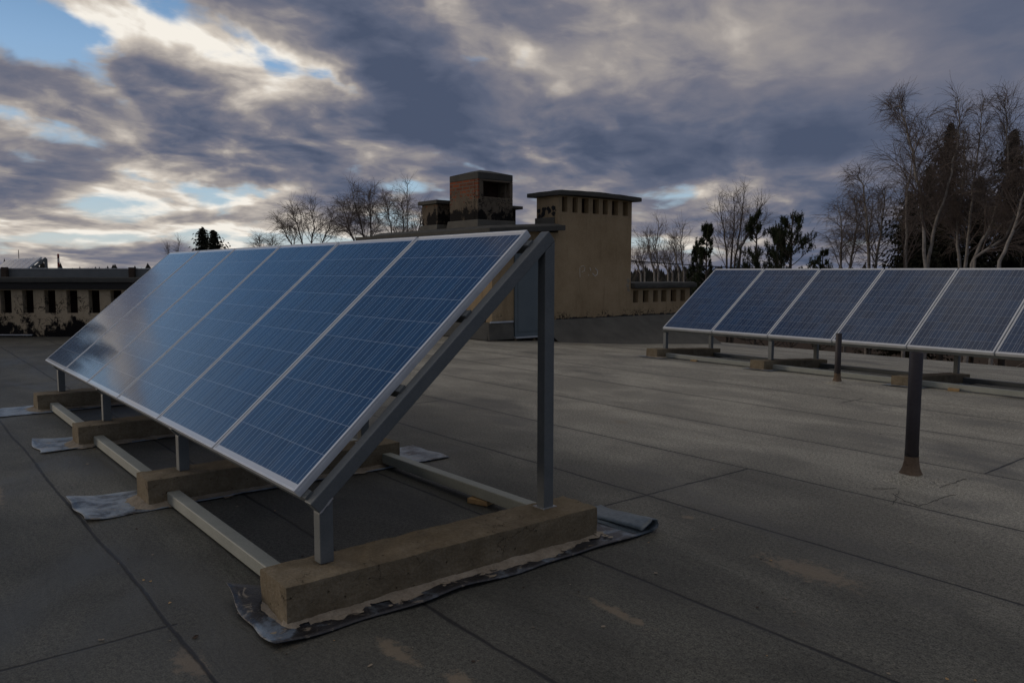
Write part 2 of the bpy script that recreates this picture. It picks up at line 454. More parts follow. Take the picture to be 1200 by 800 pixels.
M['concrete'] = make_concrete()
M['mortar'] = mottled('mortar_spill', (.17, .142, .104), (.36, .315, .25), 11, 0.95, 0, 0.9, 60, 0.1)
M['slab'] = mottled('felted_slab', (.050, .050, .046), (.100, .098, .088), 3.2, 0.88, 0, 0.5, 45, 0.2)
M['tar'] = mottled('tar', (.008, .008, .008), (.018, .017, .016), 9, 0.6, 0, 0.4, 50, 0.4)
M['flash'] = mottled('bitumen_upstand', (.066, .064, .056), (.140, .134, .114), 2.4, 0.85, 0, 0.5, 70, 0.25, world=True)
M['door'] = mottled('painted_metal_door', (.10, .128, .142), (.135, .165, .178), 3, 0.55, 0.1, 0.05, 60, 0.4)
M['zinc'] = mottled('zinc_strip', (.36, .38, .40), (.58, .60, .62), 10, 0.4, 0.5, 0.1, 90, 0.5)
M['plaster'] = make_plaster('ochre_render', (.255, .186, .106), (.40, .305, .188), 1.0, 0.30, 0.44)
M['plaster_pipe'] = make_plaster('chimney_render', (.085, .068, .050), (.175, .145, .108), 1.0, 2.50, 3.02, brick=(2.96, 0.95))
M['plaster_vent'] = make_plaster('tarred_render', (.32, .255, .165), (.50, .41, .285), 1.0, 0.02, 0.80)
M['dark'] = mottled('sooty_brick', (.020, .013, .010), (.060, .028, .018), 6, 0.95, 0, 0.4)
M['wood'] = mottled('raw_wood', (.30, .19, .085), (.46, .31, .15), 12, 0.8, 0, 0.2)
M['darkwood'] = mottled('wet_wood', (.035, .024, .018), (.07, .05, .035), 10, 0.85, 0, 0.3)
M['pipe'] = mottled('black_pipe', (.030, .026, .030), (.055, .048, .052), 5, 0.55, 0.1, 0.1, 60, 0.4)
M['rustcone'] = mottled('rusty_mortar', (.095, .066, .045), (.20, .150, .108), 14, 0.95, 0, 0.8, 80, 0.1)
M['cable'] = mottled('cable_sheath', (.01, .01, .01), (.02, .02, .02), 9, 0.5, 0, 0)
M['chalk'] = mottled('chalk', (.50, .47, .42), (.72, .69, .63), 30, 0.95, 0, 0.3)
M['bark'] = mottled('birch_bark', (.13, .115, .10), (.42, .39, .35), 2.2, 0.9, 0, 0.3, 9, 0.15)
M['twig'] = mottled('birch_twig', (.12, .098, .088), (.21, .175, .155), 1.5, 0.9, 0, 0, 9, 0.1)
M['greybark'] = mottled('grey_bark', (.060, .050, .042), (.13, .11, .095), 2.2, 0.9, 0, 0.3, 9, 0.15)
M['spruce'] = mottled('spruce_needles', (.012, .014, .009), (.032, .032, .020), 0.9, 0.85, 0, 0, 7, 0.15)
M['pine'] = mottled('pine_needles', (.020, .028, .012), (.052, .066, .030), 0.9, 0.8, 0, 0, 7, 0.15)
M['forest'] = mottled('far_conifers', (.022, .023, .019), (.046, .042, .034), 0.05, 0.95, 0, 0, 0.4, 0.1)
M['ground'] = mottled('forest_floor', (.032, .021, .013), (.072, .050, .033), 0.12, 0.98, 0, 0.0, 1.3, 0.1, world=True)
M['brick_red'] = mottled('red_stack', (.20, .04, .035), (.26, .06, .05), 0.3, 0.9, 0, 0)
M['brick_white'] = mottled('white_stack', (.45, .42, .42), (.55, .52, .5), 0.3, 0.9, 0, 0)
M['far_glass'] = None


def make_felt_mat(name='loose_bitumen_sheet', pale=1.0):
    m, n, b = mat(name, 0.42, 0, 0.5)
    co = geo_pos(n)
    f = n.noise(co, 7, 7, 0.66, 0.4)
    g = n.noise(co, 55, 4, 0.6)
    c = n.ramp(f, [(0.34 / pale, (.010, .010, .012)), (0.54 / pale, (.022, .024, .030)), (0.66 / pale, (.125, .150, .175)), (0.8 / pale, (.25, .29, .33))])
    c = n.mix(n.m('MULTIPLY', n.step(n.noise(co, 13, 7, 0.7, 0.8), 0.57, 0.64), 0.8), c, (.26, .225, .175))
    c = n.mix(n.m('MULTIPLY', n.step(n.noise(co, 3.3, 4, 0.6, 0.5), 0.60, 0.66), 0.7), c, (.16, .21, .27))
    n.put(b.inputs['Base Color'], c)
    n.put(b.inputs['Roughness'], n.m('MULTIPLY_ADD', f, 0.5, 0.14))
    n.put(b.inputs['Normal'], n.bump(n.m('MULTIPLY_ADD', g, 0.3, f), 0.5, 0.02))
    return m


M['felt'] = make_felt_mat()
M['felt_pale'] = make_felt_mat('silvery_bitumen_sheet', 1.42)
M['felt_clean'] = mottled('clean_felt_face', (.055, .075, .090), (.15, .185, .205), 5, 0.38, 0, 0.35, 40, 0.5)
del M['far_glass']


# ------------------------------------------------------------------ mesh helpers
class MB:
    def __init__(s):
        s.v = []
        s.f = []
        s.mi = []

    def face(s, pts, mi=0):
        b = len(s.v)
        s.v.extend(Vector(p) for p in pts)
        s.f.append(tuple(range(b, b + len(pts))))
        s.mi.append(mi)

    def hexa(s, p, mi=0):
        """p: 8 corners, bottom ring then top ring, counter-clockwise seen from above"""
        b = len(s.v)
        s.v.extend(Vector(q) for q in p)
        for q in ((0, 3, 2, 1), (4, 5, 6, 7), (0, 1, 5, 4), (1, 2, 6, 5), (2, 3, 7, 6), (3, 0, 4, 7)):
            s.f.append(tuple(b + i for i in q))
            s.mi.append(mi)

    def box(s, x0, x1, y0, y1, z0, z1, mi=0):
        s.hexa([(x0, y0, z0), (x1, y0, z0), (x1, y1, z0), (x0, y1, z0), (x0, y0, z1), (x1, y0, z1), (x1, y1, z1), (x0, y1, z1)], mi)

    def tube(s, pts, radii, n=8, cap=True, mi=0):
        pts = [Vector(p) for p in pts]
        if not hasattr(radii, '__len__'):
            radii = [radii] * len(pts)
        rings = []
        ref = None
        for i, p in enumerate(pts):
            d = (pts[min(i + 1, len(pts) - 1)] - pts[max(i - 1, 0)])
            if d.length < 1e-9:
                d = Vector((0, 0, 1))
            d.normalize()
            if ref is None or abs(ref.dot(d)) > 0.98:
                ref = Vector((1, 0, 0)) if abs(d.x) < 0.8 else Vector((0, 1, 0))
            a = (ref - d * ref.dot(d)).normalized()
            ref = a
            c = d.cross(a)
            b = len(s.v)
            for q in range(n):
                t = 2 * math.pi * q / n
                s.v.append(p + (a * math.cos(t) + c * math.sin(t)) * radii[i])
            rings.append(b)
        for r0, r1 in zip(rings, rings[1:]):
            for q in range(n):
                s.f.append((r0 + q, r0 + (q + 1) % n, r1 + (q + 1) % n, r1 + q))
                s.mi.append(mi)
        if cap and n > 2:
            s.f.append(tuple(rings[0] + q for q in reversed(range(n))))
            s.f.append(tuple(rings[-1] + q for q in range(n)))
            s.mi += [mi, mi]

    def build(s, name, mats, parent=None, smooth=False, bevel=0.0, seg=2, loc=None, weld=False):
        me = bpy.data.meshes.new(name)
        off = Vector(loc) if loc is not None else Vector((0, 0, 0))
        me.from_pydata([tuple(q - off) for q in s.v], [], s.f)
        for mm in (mats if isinstance(mats, (list, tuple)) else [mats]):
            me.materials.append(mm)
        for p, mi in zip(me.polygons, s.mi):
            p.material_index = mi
            p.use_smooth = smooth
        if weld:
            bm = bmesh.new()
            bm.from_mesh(me)
            bmesh.ops.remove_doubles(bm, verts=bm.verts, dist=0.0002)
            bmesh.ops.recalc_face_normals(bm, faces=bm.faces)
            bm.to_mesh(me)
            bm.free()
        o = bpy.data.objects.new(name, me)
        COL.objects.link(o)
        if loc is not None:
            o.location = off
        if parent:
            o.parent = parent
        if bevel:
            b = o.modifiers.new('bevel', 'BEVEL')
            b.width = bevel
            b.segments = seg
            b.limit_method = 'ANGLE'
        return o


def tag(o, label=None, cat=None, group=None, kind=None):
    if cat and not kind:
        kind = 'thing'
    for k_, v_ in (('label', label), ('category', cat), ('group', group), ('kind', kind)):
        if v_:
            o[k_] = v_
    return o


def empty(name, loc, label, cat, group=None, rot=(0, 0, 0)):
    o = bpy.data.objects.new(name, None)
    COL.objects.link(o)
    o.location = loc
    o.rotation_euler = rot
    o.empty_display_size = 0.2
    return tag(o, label, cat, group)


def copy_tree(o, parent=None):
    c = o.copy()
    COL.objects.link(c)
    if parent:
        c.parent = parent
    for ch in list(o.children):
        copy_tree(ch, c)
    return c


def ray(px, py):
    return RT * ((px - 600) / F) + UP * (-(py - 400) / F) + FW


def hit(px, py, ax, val):
    """where the sight line of a photo pixel meets the plane axis = val"""
    d = ray(px, py)
    return CAM + d * ((val - CAM[ax]) / d[ax])


def at(px, depth, z=0.0):
    p = CAM + HD * depth + SD * (depth * (px - 600) / F)
    return Vector((p.x, p.y, z))


def top_z(py, depth):
    return CAM.z + depth * (318.6 - py) / F


def rough_box(name, x0, x1, y0, y1, z0, z1, m, parent=None, step=0.03, amp=0.006, rad=0.02, freq=9, seed=0, zfun=None):
    """cast block with worn edges and an uneven skin"""
    bm = bmesh.new()
    nx, ny, nz = (max(2, int(round((b - a) / step))) for a, b in ((x0, x1), (y0, y1), (z0, z1)))
    dims = ((x0, x1, nx), (y0, y1, ny), (z0, z1, nz))
    cache = {}

    def vert(i, j, k_):
        key = (i, j, k_)
        if key not in cache:
            p = Vector([a + (b - a) * q / c for (a, b, c), q in zip(dims, key)])
            core = Vector([min(max(p[t], dims[t][0] + rad), dims[t][1] - rad) for t in range(3)])
            d = p - core
            if d.length > 1e-9:
                p = core + d.normalized() * rad
            q = p * freq + Vector((seed * 7.3, seed * 3.1, 0))
            a = amp * (mnoise.noise(q) + 0.5 * mnoise.noise(q * 2.7))
            dn = d.normalized() if d.length > 1e-9 else Vector((0, 0, 0))
            p = p + dn * a + Vector((mnoise.noise(q * 0.35), mnoise.noise(q * 0.35 + Vector((9, 0, 0))), 0)) * amp * 0.8
            if zfun:
                p.z += zfun(p)
            cache[key] = bm.verts.new(p)
        return cache[key]

    def quads(fix, val, A, B, na, nb, flip):
        for a in range(na):
            for b in range(nb):
                ks = []
                for da, db in ((0, 0), (1, 0), (1, 1), (0, 1)):
                    key = [0, 0, 0]
                    key[fix] = val
                    key[A] = a + da
                    key[B] = b + db
                    ks.append(vert(*key))
                bm.faces.new(ks[::-1] if flip else ks)
    quads(2, 0, 0, 1, nx, ny, True)
    quads(2, nz, 0, 1, nx, ny, False)
    quads(0, 0, 1, 2, ny, nz, True)
    quads(0, nx, 1, 2, ny, nz, False)
    quads(1, 0, 0, 2, nx, nz, False)
    quads(1, ny, 0, 2, nx, nz, True)
    me = bpy.data.meshes.new(name)
    bm.to_mesh(me)
    bm.free()
    me.materials.append(m)
    for p in me.polygons:
        p.use_smooth = True
    me.set_sharp_from_angle(angle=R(28))
    o = bpy.data.objects.new(name, me)
    COL.objects.link(o)
    if parent:
        o.parent = parent
    return o


# ------------------------------------------------------------------ setting: ground, roof deck
GZ = -9.0


def roof_z(y):
    q = (y - 7.8) / 0.5
    sp = 0.5 * (math.log1p(math.exp(q)) if q < 30 else q)
    return -0.055 * sp


g = MB()
g.face([(-3000, -3000, GZ), (3000, -3000, GZ), (3000, 3000, GZ), (-3000, 3000, GZ)])
tag(g.build('ground', M['ground']), kind='structure')

rf = MB()
XS = [-40.0, -19.0, -10, -4, 2, 8, 14, 20, 28.0]
YS = [-9.0, -4, 0, 4, 6, 7, 7.3, 7.6, 7.9, 8.2, 8.6, 9.2, 10, 12, 14, 15.3]
for x0, x1 in zip(XS, XS[1:]):
    for y0, y1 in zip(YS, YS[1:]):
        rf.face([(x0, y0, roof_z(y0)), (x1, y0, roof_z(y0)), (x1, y1, roof_z(y1)), (x0, y1, roof_z(y1))])
rb = roof_z(15.3)
rf.face([(-40, 15.3, rb), (28, 15.3, rb), (28, 15.3, GZ), (-40, 15.3, GZ)])
rf.face([(28, -9, 0), (-40, -9, 0), (-40, -9, GZ), (28, -9, GZ)])
rf.face([(-40, -9, 0)] + [(-40, y, roof_z(y)) for y in YS[1:]] + [(-40, 15.3, GZ), (-40, -9, GZ)])
rf.face([(28, y, roof_z(y)) for y in reversed(YS)] + [(28, -9, GZ), (28, 15.3, GZ)])
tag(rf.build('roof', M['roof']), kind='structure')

# ------------------------------------------------------------------ stair house with door, slab and chimneys
WX = -3.45                                    # face of the stair house towards the camera
sh = empty('stair_house', (-6, 9.2, 0), 'low ochre rendered stair house with grey metal door and sloping felt slab', 'stair house')
base = Vector((-6, 9.2, 0))
b = MB()
b.box(-9.0, WX, 8.3, 10.07, -0.3, 2.18)
b.build('wall', M['plaster'], sh, loc=base).location = (0, 0, 0)


def under(o):
    """mesh made in world coordinates: hand it to a thing whose empty sits elsewhere"""
    o.location = (0, 0, 0)
    return o


d0, d1 = 8.86, 9.66
b = MB()
b.box(WX, WX + 0.045, d0, d1, 0.02, 2.0)
b.box(WX + 0.045, WX + 0.055, d0 + 0.07, d1 - 0.07, 0.12, 1.9)
dr = under(b.build('door', M['door'], sh, bevel=0.004, loc=base))
b = MB()
b.tube([(WX + 0.05, d1 - 0.1, 1.0), (WX + 0.10, d1 - 0.1, 1.0), (WX + 0.10, d1 - 0.2, 1.0)], 0.010, 8)
b.build('handle', M['zinc'], dr, loc=base).location = (0, 0, 0)
b = MB()
b.box(WX, WX + 0.10, d0 - 0.02, d1 + 0.02, -0.01, 0.022)
under(b.build('threshold', M['zinc'], sh, bevel=0.003, loc=base))
# sloping roof slab: low over the corner, high against the shaft
b = MB()


def slab_z(y):
    return 2.20 + (y - 8.05) * 0.066


xs0, xs1 = -8.72, -3.2
b.hexa([(xs0, 8.05, slab_z(8.05) - 0.11), (xs1, 8.05, slab_z(8.05) - 0.11), (xs1, 10.062, slab_z(10.06) - 0.11), (xs0, 10.062, slab_z(10.06) - 0.11),
        (xs0, 8.05, slab_z(8.05)), (xs1, 8.05, slab_z(8.05)), (xs1, 10.062, slab_z(10.06)), (xs0, 10.062, slab_z(10.06))])
b.hexa([(-8.0, 8.09, slab_z(8.09) + .002), (-3.24, 8.09, slab_z(8.09) + .002), (-3.26, 10.06, slab_z(10.06) + .002), (-8.0, 10.06, slab_z(10.06) + .002),
        (-7.9, 8.3, slab_z(8.3) + 0.06), (-3.5, 8.35, slab_z(8.3) + 0.06), (-3.5, 10.0, slab_z(10.0) + 0.05), (-7.9, 10.0, slab_z(10.0) + 0.05)])
under(b.build('roof_slab', M['slab'], sh, bevel=0.012, loc=base))
# upstand of roofing felt round the foot
b = MB()
b.hexa([(WX, 8.18, -0.02), (WX + 0.07, 8.18, -0.02), (WX + 0.05, d0 - 0.03, -0.02), (WX, d0 - 0.03, -0.02),
        (WX, 8.2, 0.33), (WX + 0.03, 8.2, 0.33), (WX + 0.03, d0 - 0.03, 0.35), (WX, d0 - 0.03, 0.35)])
b.hexa([(-8.9, 8.16, -0.02), (WX, 8.16, -0.02), (WX, 8.3, -0.02), (-8.9, 8.3, -0.02), (-8.9, 8.26, 0.33), (WX, 8.26, 0.33), (WX, 8.3, 0.33), (-8.9, 8.3, 0.33)])
under(b.build('felt_upstand', M['flash'], sh, bevel=0.01, loc=base))
b = MB()
b.box(WX + 0.031, WX + 0.045, 8.22, d0 - 0.04, 0.325, 0.36)
under(b.build('metal_strip', M['zinc'], sh, loc=base))


# ------------------------------------------------------------------ ventilation shaft (tall, slotted) and low slotted vent
def slotted_face(b, x_back, x_face, y0, y1, z0, z1, slots, zs0, zs1):
    """wall face made of piers between deep slots"""
    b.box(x_back, x_face, y0, y1, z0, zs0)
    b.box(x_back, x_face, y0, y1, zs1, z1)
    edges = [y0] + [q for s_ in slots for q in s_] + [y1]
    for a, c in zip(edges[0::2], edges[1::2]):
        b.box(x_back, x_face, a, c, zs0, zs1)


base = Vector((-3.8, 11.2, 0))
vs = empty('ventilation_shaft', base, 'tall ochre rendered ventilation shaft with seven dark slots under a flat cap', 'ventilation shaft')
TY0, TY1 = 10.07, 12.36
TZ = 2.97
sx = [(658.7, 665), (671, 677), (681.7, 690), (694.8, 702), (706.6, 712.6), (717.3, 724.5), (730, 736.3)]
slots = [(hit(a, 235, 0, WX).y, hit(c, 235, 0, WX).y) for a, c in sx]
b = MB()
slotted_face(b, WX - 0.14, WX, TY0, TY1, -0.4, TZ, slots, 2.63, 2.955)
b.box(-4.15, WX - 0.14, TY0, TY0 + 0.14, -0.4, TZ)
b.box(-4.15, WX - 0.14, TY1 - 0.14, TY1, -0.4, TZ)
b.box(-4.15, -4.02, TY0 + 0.14, TY1 - 0.14, -0.4, TZ)
under(b.build('wall', M['plaster'], vs, loc=base))
b = MB()
b.box(-4.02, -3.62, TY0 + 0.14, TY1 - 0.14, 2.3, 2.96)
under(b.build('flue_lining', M['dark'], vs, loc=base))
rb_ = rough_box('cap', -4.38, WX + 0.16, TY0 - 0.10, TY1 + 0.17, TZ, TZ + 0.105, M['slab'], None, 0.08, 0.010, 0.02, 3, 4, zfun=lambda p: 0.02 * math.sin((p.y - TY0) * 1.6))
rb_.parent = vs
rb_.location = -base
b = MB()
b.box(-4.18, WX - 0.1, TY0 - 0.03, TY0, 2.32, 2.52)
under(b.build('felt_upstand', M['flash'], vs, bevel=0.01, loc=base))
# tar brushed on the side
random.seed(4)
for i in range(26):
    b = MB()
    cx, cz, r_ = random.uniform(-4.12, -3.5), random.uniform(2.53, 2.72), random.uniform(0.02, 0.06)
    b.face([(cx + math.cos(t) * r_ * random.uniform(.6, 1.2), TY0 - 0.003 - i * 0.0004, cz + math.sin(t) * r_ * random.uniform(.6, 1.2)) for t in [2 * math.pi * q / 9 for q in range(9)]])
    under(b.build('tar_patch', M['tar'], vs, loc=base))
# chalk strokes
def chalk(pts, rr=0.008):
    b = MB()
    pp = [hit(px, py, 0, WX + 0.002) for px, py in pts]
    b.tube(pp, rr, 5)
    under(b.build('chalk_mark', M['chalk'], vs, loc=base))


chalk([(679.6, 313.5), (679.4, 318), (679.8, 324.5)], 0.006)
chalk([(680.5, 312.5), (683.6, 311.2), (685.6, 314.0), (684.6, 317.6), (681.5, 318.6)], 0.005)
chalk([(691.3, 313.5), (692.2, 317.0)], 0.009)
chalk([(690, 321.5), (689.6, 323)], 0.007)
chalk([(697.5, 314.2), (700.4, 317.6), (699.8, 321.4), (697.4, 323.6), (694.4, 320.4)], 0.009)
# pale patch of mortar by the right edge
for px, py, r_ in ((736, 329, 0.055), (735.6, 335, 0.055), (736.4, 340, 0.05)):
    c = hit(px, py, 0, WX)
    b = MB()
    b.face([(WX + 0.004, c.y + math.cos(t) * r_ * (1 + .2 * math.sin(t * 3 + px)), c.z + math.sin(t) * r_ * (.85 + .2 * math.cos(t * 2 + py))) for t in [2 * math.pi * q / 14 for q in range(14)]])
    under(b.build('mortar_patch', M['mortar'], vs, loc=base))
# sloped upstand: felt swept up from the roof to the foot of the wall
b = MB()
prof = [(0.0, 0.335), (0.05, 0.32), (0.16, 0.22), (0.34, 0.13), (0.6, 0.055), (0.95, 0.0), (1.1, -0.02)]
ylist = [d1 + 0.05, 9.95, 10.4, 11.2, 12.0, 12.9, 13.8, 14.6]
for ya, yb in zip(ylist, ylist[1:]):
    for (oa, za), (ob, zb) in zip(prof, prof[1:]):
        def P_(o_, z_, y_):
            kk = min(1.0, 0.45 + (y_ - ylist[0]) * 0.5)
            return (WX + 0.004 + o_ * kk, y_, z_ + roof_z(y_) * (1 if o_ > .9 else o_) + 0.02 * mnoise.noise(Vector((o_ * 4, y_ * 2, 0))) * (o_ > 0.02))
        b.face([P_(oa, za, ya), P_(ob, zb, ya), P_(ob, zb, yb), P_(oa, za, yb)])
fl = under(b.build('felt_skirt', M['flash'], vs, smooth=True, weld=True, loc=base))
random.seed(9)
yy_ = 10.02
while yy_ < 14.5:
    ln = random.uniform(0.05, 0.3)
    hh = random.uniform(0.006, 0.04)
    b = MB()
    top_ = [(WX + 0.010, yy_ + ln * q / 6, 0.345 + hh * (0.3 + random.random()) * (0.2 if q in (0, 6) else 1)) for q in range(7)]
    b.face([(WX + 0.012, yy_ + ln, 0.328), (WX + 0.012, yy_, 0.328)][::-1] + top_[::-1])
    under(b.build('tar_line', M['tar'], vs, loc=base))
    yy_ += ln + random.uniform(0.0, 0.10)

base = Vector((-3.8, 13.4, 0))
lv = empty('low_vent', base, 'low slotted vent block under a dark felt cap, right of the tall shaft', 'roof vent')
sx = [(742, 748), (753.5, 760), (765.5, 771), (775, 781), (786, 792.5), (797.5, 803)]
slots = [(max(hit(a, 348, 0, WX - 0.02).y, TY1 + 0.08), hit(c, 348, 0, WX - 0.02).y) for a, c in sx]
b = MB()
slotted_face(b, WX - 0.16, WX - 0.02, TY1 + 0.003, 14.55, -0.4, 1.0, slots, 0.64, 0.92)
b.box(-4.15, WX - 0.16, 14.4, 14.55, -0.4, 1.0)
b.box(-4.15, -4.02, TY1 + 0.003, 14.4, -0.4, 1.0)
under(b.build('wall', M['plaster'], lv, loc=base))
b = MB()
b.box(-4.02, -3.66, TY1 + 0.01, 14.39, 0.4, 0.97)
under(b.build('vent_lining', M['dark'], lv, loc=base))
o = rough_box('cap', -4.35, WX + 0.12, TY1 + 0.004, 14.68, 0.965, 1.11, M['slab'], None, 0.08, 0.012, 0.05, 3, 7)
o.parent = lv
o.location = -base


# ------------------------------------------------------------------ chimneys on the stair house slab
def chimney(name, label, x0, x1, y0, y1, z0, z1, m, capm, over=0.07, cap_t=0.09, peak=0.0, hole=None, up=0.16):
    c = Vector(((x0 + x1) / 2, (y0 + y1) / 2, z0))
    r_ = empty(name, c, label, 'chimney')
    b = MB()
    if hole:
        ya, yb, za, zb = hole
        t = 0.12
        b.box(x1 - t, x1, y0, y1, z0, za)
        b.box(x1 - t, x1, y0, y1, zb, z1)
        b.box(x1 - t, x1, y0, ya, za, zb)
        b.box(x1 - t, x1, yb, y1, za, zb)
        b.box(x0, x1 - t, y0, y0 + t, z0, z1)
        b.box(x0, x1 - t, y1 - t, y1, z0, z1)
        b.box(x0, x0 + t, y0 + t, y1 - t, z0, z1)
    else:
        b.box(x0, x1, y0, y1, z0, z1)
    under(b.build('stack', m, r_, bevel=0.012, loc=c))
    if hole:
        b = MB()
        b.box(x0 + t, x1 - t - 0.25, y0 + t, y1 - t, z0 + 0.1, z1)
        under(b.build('flue_lining', M['dark'], r_, loc=c))
    b = MB()
    xa, xb, ya_, yb_ = x0 - over, x1 + over, y0 - over, y1 + over
    if peak:
        xm = (xa + xb) / 2
        ym = (ya_ + yb_) / 2
        bot = [(xa, ya_, z1), (xb, ya_, z1), (xb, yb_, z1), (xa, yb_, z1)]
        mid = [(xa, ya_, z1 + cap_t), (xb, ya_, z1 + cap_t), (xb, yb_, z1 + cap_t), (xa, yb_, z1 + cap_t)]
        b.hexa(bot + mid)
        q = 0.30
        topf = [(xm + (p[0] - xm) * q, ym + (p[1] - ym) * q, z1 + cap_t + peak) for p in mid]
        low = [(p[0], p[1], p[2] + 0.002) for p in mid]
        for i in range(4):
            j = (i + 1) % 4
            b.face([low[i], low[j], topf[j], topf[i]])
        b.face(topf)
    else:
        b.box(xa, xb, ya_, yb_, z1, z1 + cap_t)
    under(b.build('cap', capm, r_, bevel=0.012, loc=c))
    b = MB()
    q = 0.03
    b.hexa([(x0 - q * 2, y0 - q * 2, z0), (x1 + q * 2, y0 - q * 2, z0), (x1 + q * 2, y1 + q * 2, z0), (x0 - q * 2, y1 + q * 2, z0),
            (x0 - q, y0 - q, z0 + up), (x1 + q, y0 - q, z0 + up), (x1 + q, y1 + q, z0 + up), (x0 - q, y1 + q, z0 + up)])
    under(b.build('felt_upstand', M['flash'], r_, bevel=0.01, loc=c))
    return r_


SZ = 2.24
chimney('chimney', 'widest brick chimney with dark square opening and peaked concrete cap', -5.30, -4.25, 8.55, 9.48, SZ, 3.28, M['plaster_pipe'], M['slab'], 0.0, 0.13, 0.10, hole=(8.69, 9.40, 2.92, 3.24), up=0.20)
chimney('chimney', 'small rendered chimney with flat cap, left of the widest chimney', -6.42, -5.78, 8.55, 9.25, SZ, 2.86, M['plaster_pipe'], M['slab'], 0.07, 0.08, 0.02)
chimney('chimney', 'smallest chimney half hidden between the widest chimney and the tall shaft', -5.75, -5.3, 10.0, 10.42, SZ, 2.80, M['plaster_pipe'], M['slab'], 0.12, 0.07)


# ------------------------------------------------------------------ tarred vent annex at the left, facing the camera
def cw(x, d, z):
    """level camera-bearing coordinates: x to the right, d ahead"""
    p = Vector((CAM.x, CAM.y, 0)) + SD * x + HD * d
    return Vector((p.x, p.y, z))


AR = Matrix.Rotation(math.atan2(SD.y, SD.x), 4, 'Z')
base = cw(-9.5, 16.15, 0)
an = empty('vent_annex', base, 'tarred slotted vent wall with dark felt slab, at the far left behind the panels', 'roof vent', rot=(0, 0, math.atan2(SD.y, SD.x)))
# local: X to the right, Y away, Z up


def ax(px, d=16.15):
    return (px - 600) / F * d + 9.5


AZ = lambda py: CAM.z + 16.15 * (318.6 - py) / F
slot_px = [(0.8 + 25.85 * i, 13.6 + 25.85 * i) for i in range(-4, 9)]
slots = [(ax(a), ax(c)) for a, c in slot_px]
X0, X1 = ax(-115), ax(245)
zs0, zs1 = AZ(367.5), AZ(341)
b = MB()


def yface(b, y_face, y_back, x0, x1, z0, z1, slots, zs0, zs1):
    b.box(x0, x1, y_face, y_back, z0, zs0)
    b.box(x0, x1, y_face, y_back, zs1, z1)
    edges = [x0] + [q for s_ in slots for q in s_] + [x1]
    for a, c in zip(edges[0::2], edges[1::2]):
        b.box(a, c, y_face, y_back, zs0, zs1)


yface(b, 0.0, 0.14, X0, X1, -0.2, 1.06, slots, zs0, zs1)
b.box(X0, X0 + 0.14, 0.14, 0.55, -0.2, 1.06)
b.box(X1 - 0.14, X1, 0.14, 0.55, -0.2, 1.06)
b.box(X0, X1, 0.55, 0.66, -0.2, 1.06)
b.build('wall', M['plaster_vent'], an)
b = MB()
b.box(X0 + 0.15, X1 - 0.15, 0.36, 0.54, 0.1, 1.05)
b.build('vent_lining', M['dark'], an)
rough_box('roof_slab', X0 - 0.2, X1 + 0.2, -0.16, 0.74, 1.115, 1.225, M['slab'], an, 0.12, 0.012, 0.03, 2, 2)
b = MB()
b.box(X0 - 0.12, X1 + 0.12, -0.10, 0.70, 0.98, 1.12)
b.build('slab_underside', M['tar'], an)
b = MB()
b.box(X0, X1, 0.10, 0.16, 1.222, 1.395)
b.build('parapet_sheet', M['steel'], an, bevel=0.004)
b = MB()
b.box(X0, X1, 0.088, 0.172, 1.396, 1.412)
b.build('edge_strip', M['zinc'], an)
for px in (6, 155, -90, 215):
    b = MB()
    q = ax(px)
    b.box(q - 0.055, q + 0.055, 0.0, 0.09, 1.224, 1.43)
    b.build('wooden_stub', M['darkwood'], an, bevel=0.006)
b = MB()
b.box(X0, ax(37), -0.05, 0.0, 0.03, 0.05)
b.build('metal_strip', M['zinc'], an)


# ------------------------------------------------------------------ solar panels
PW, PL, PITCH = 0.992, 1.65, 1.012


def make_panel():
    r_ = empty('solar_panel', (0, 0, 0), 'x', 'solar panel')
    f_ = MB()
    lip, th = 0.011, 0.040
    # outer walls and lips, local z = 0 is the front face
    f_.box(0, lip, 0, PL, -th, 0)
    f_.box(PW - lip, PW, 0, PL, -th, 0)
    f_.box(lip + .0002, PW - lip - .0002, 0, lip, -th, 0)
    f_.box(lip + .0002, PW - lip - .0002, PL - lip, PL, -th, 0)
    # groove along the frame's outer side
    f_.box(-0.0015, 0.0, 0.01, PL - 0.01, -0.030, -0.012)
    f_.box(PW, PW + 0.0015, 0.01, PL - 0.01, -0.030, -0.012)
    # inner flange at the back
    f_.box(lip, 0.034, lip, PL - lip, -th, -th + 0.002)
    f_.box(PW - 0.034, PW - lip, lip, PL - lip, -th, -th + 0.002)
    f_.build('frame', M['alu'], r_, bevel=0.0012, seg=1)
    s_ = MB()
    s_.box(lip + 0.0003, PW - lip - 0.0003, lip + 0.0003, PL - lip - 0.0003, -0.0062, -0.0022)
    s_.build('cell_sheet', M['cell'], r_)
    s_ = MB()
    s_.box(PW / 2 - 0.06, PW / 2 + 0.06, PL - 0.24, PL - 0.13, -0.030, -0.0064)
    s_.build('junction_box', M['pipe'], r_, bevel=0.004)
    return r_


proto = make_panel()


def panel_row(origin, yaw, tilt, labels, group, count=6):
    d = Vector((math.cos(yaw), math.sin(yaw), 0))
    global proto_used
    for i in range(count):
        o = proto if not proto_used else copy_tree(proto)
        proto_used = True
        o.location = Vector(origin) + d * (i * PITCH)
        o.rotation_euler = (tilt, 0, yaw)
        tag(o, labels[i], 'solar panel', group)


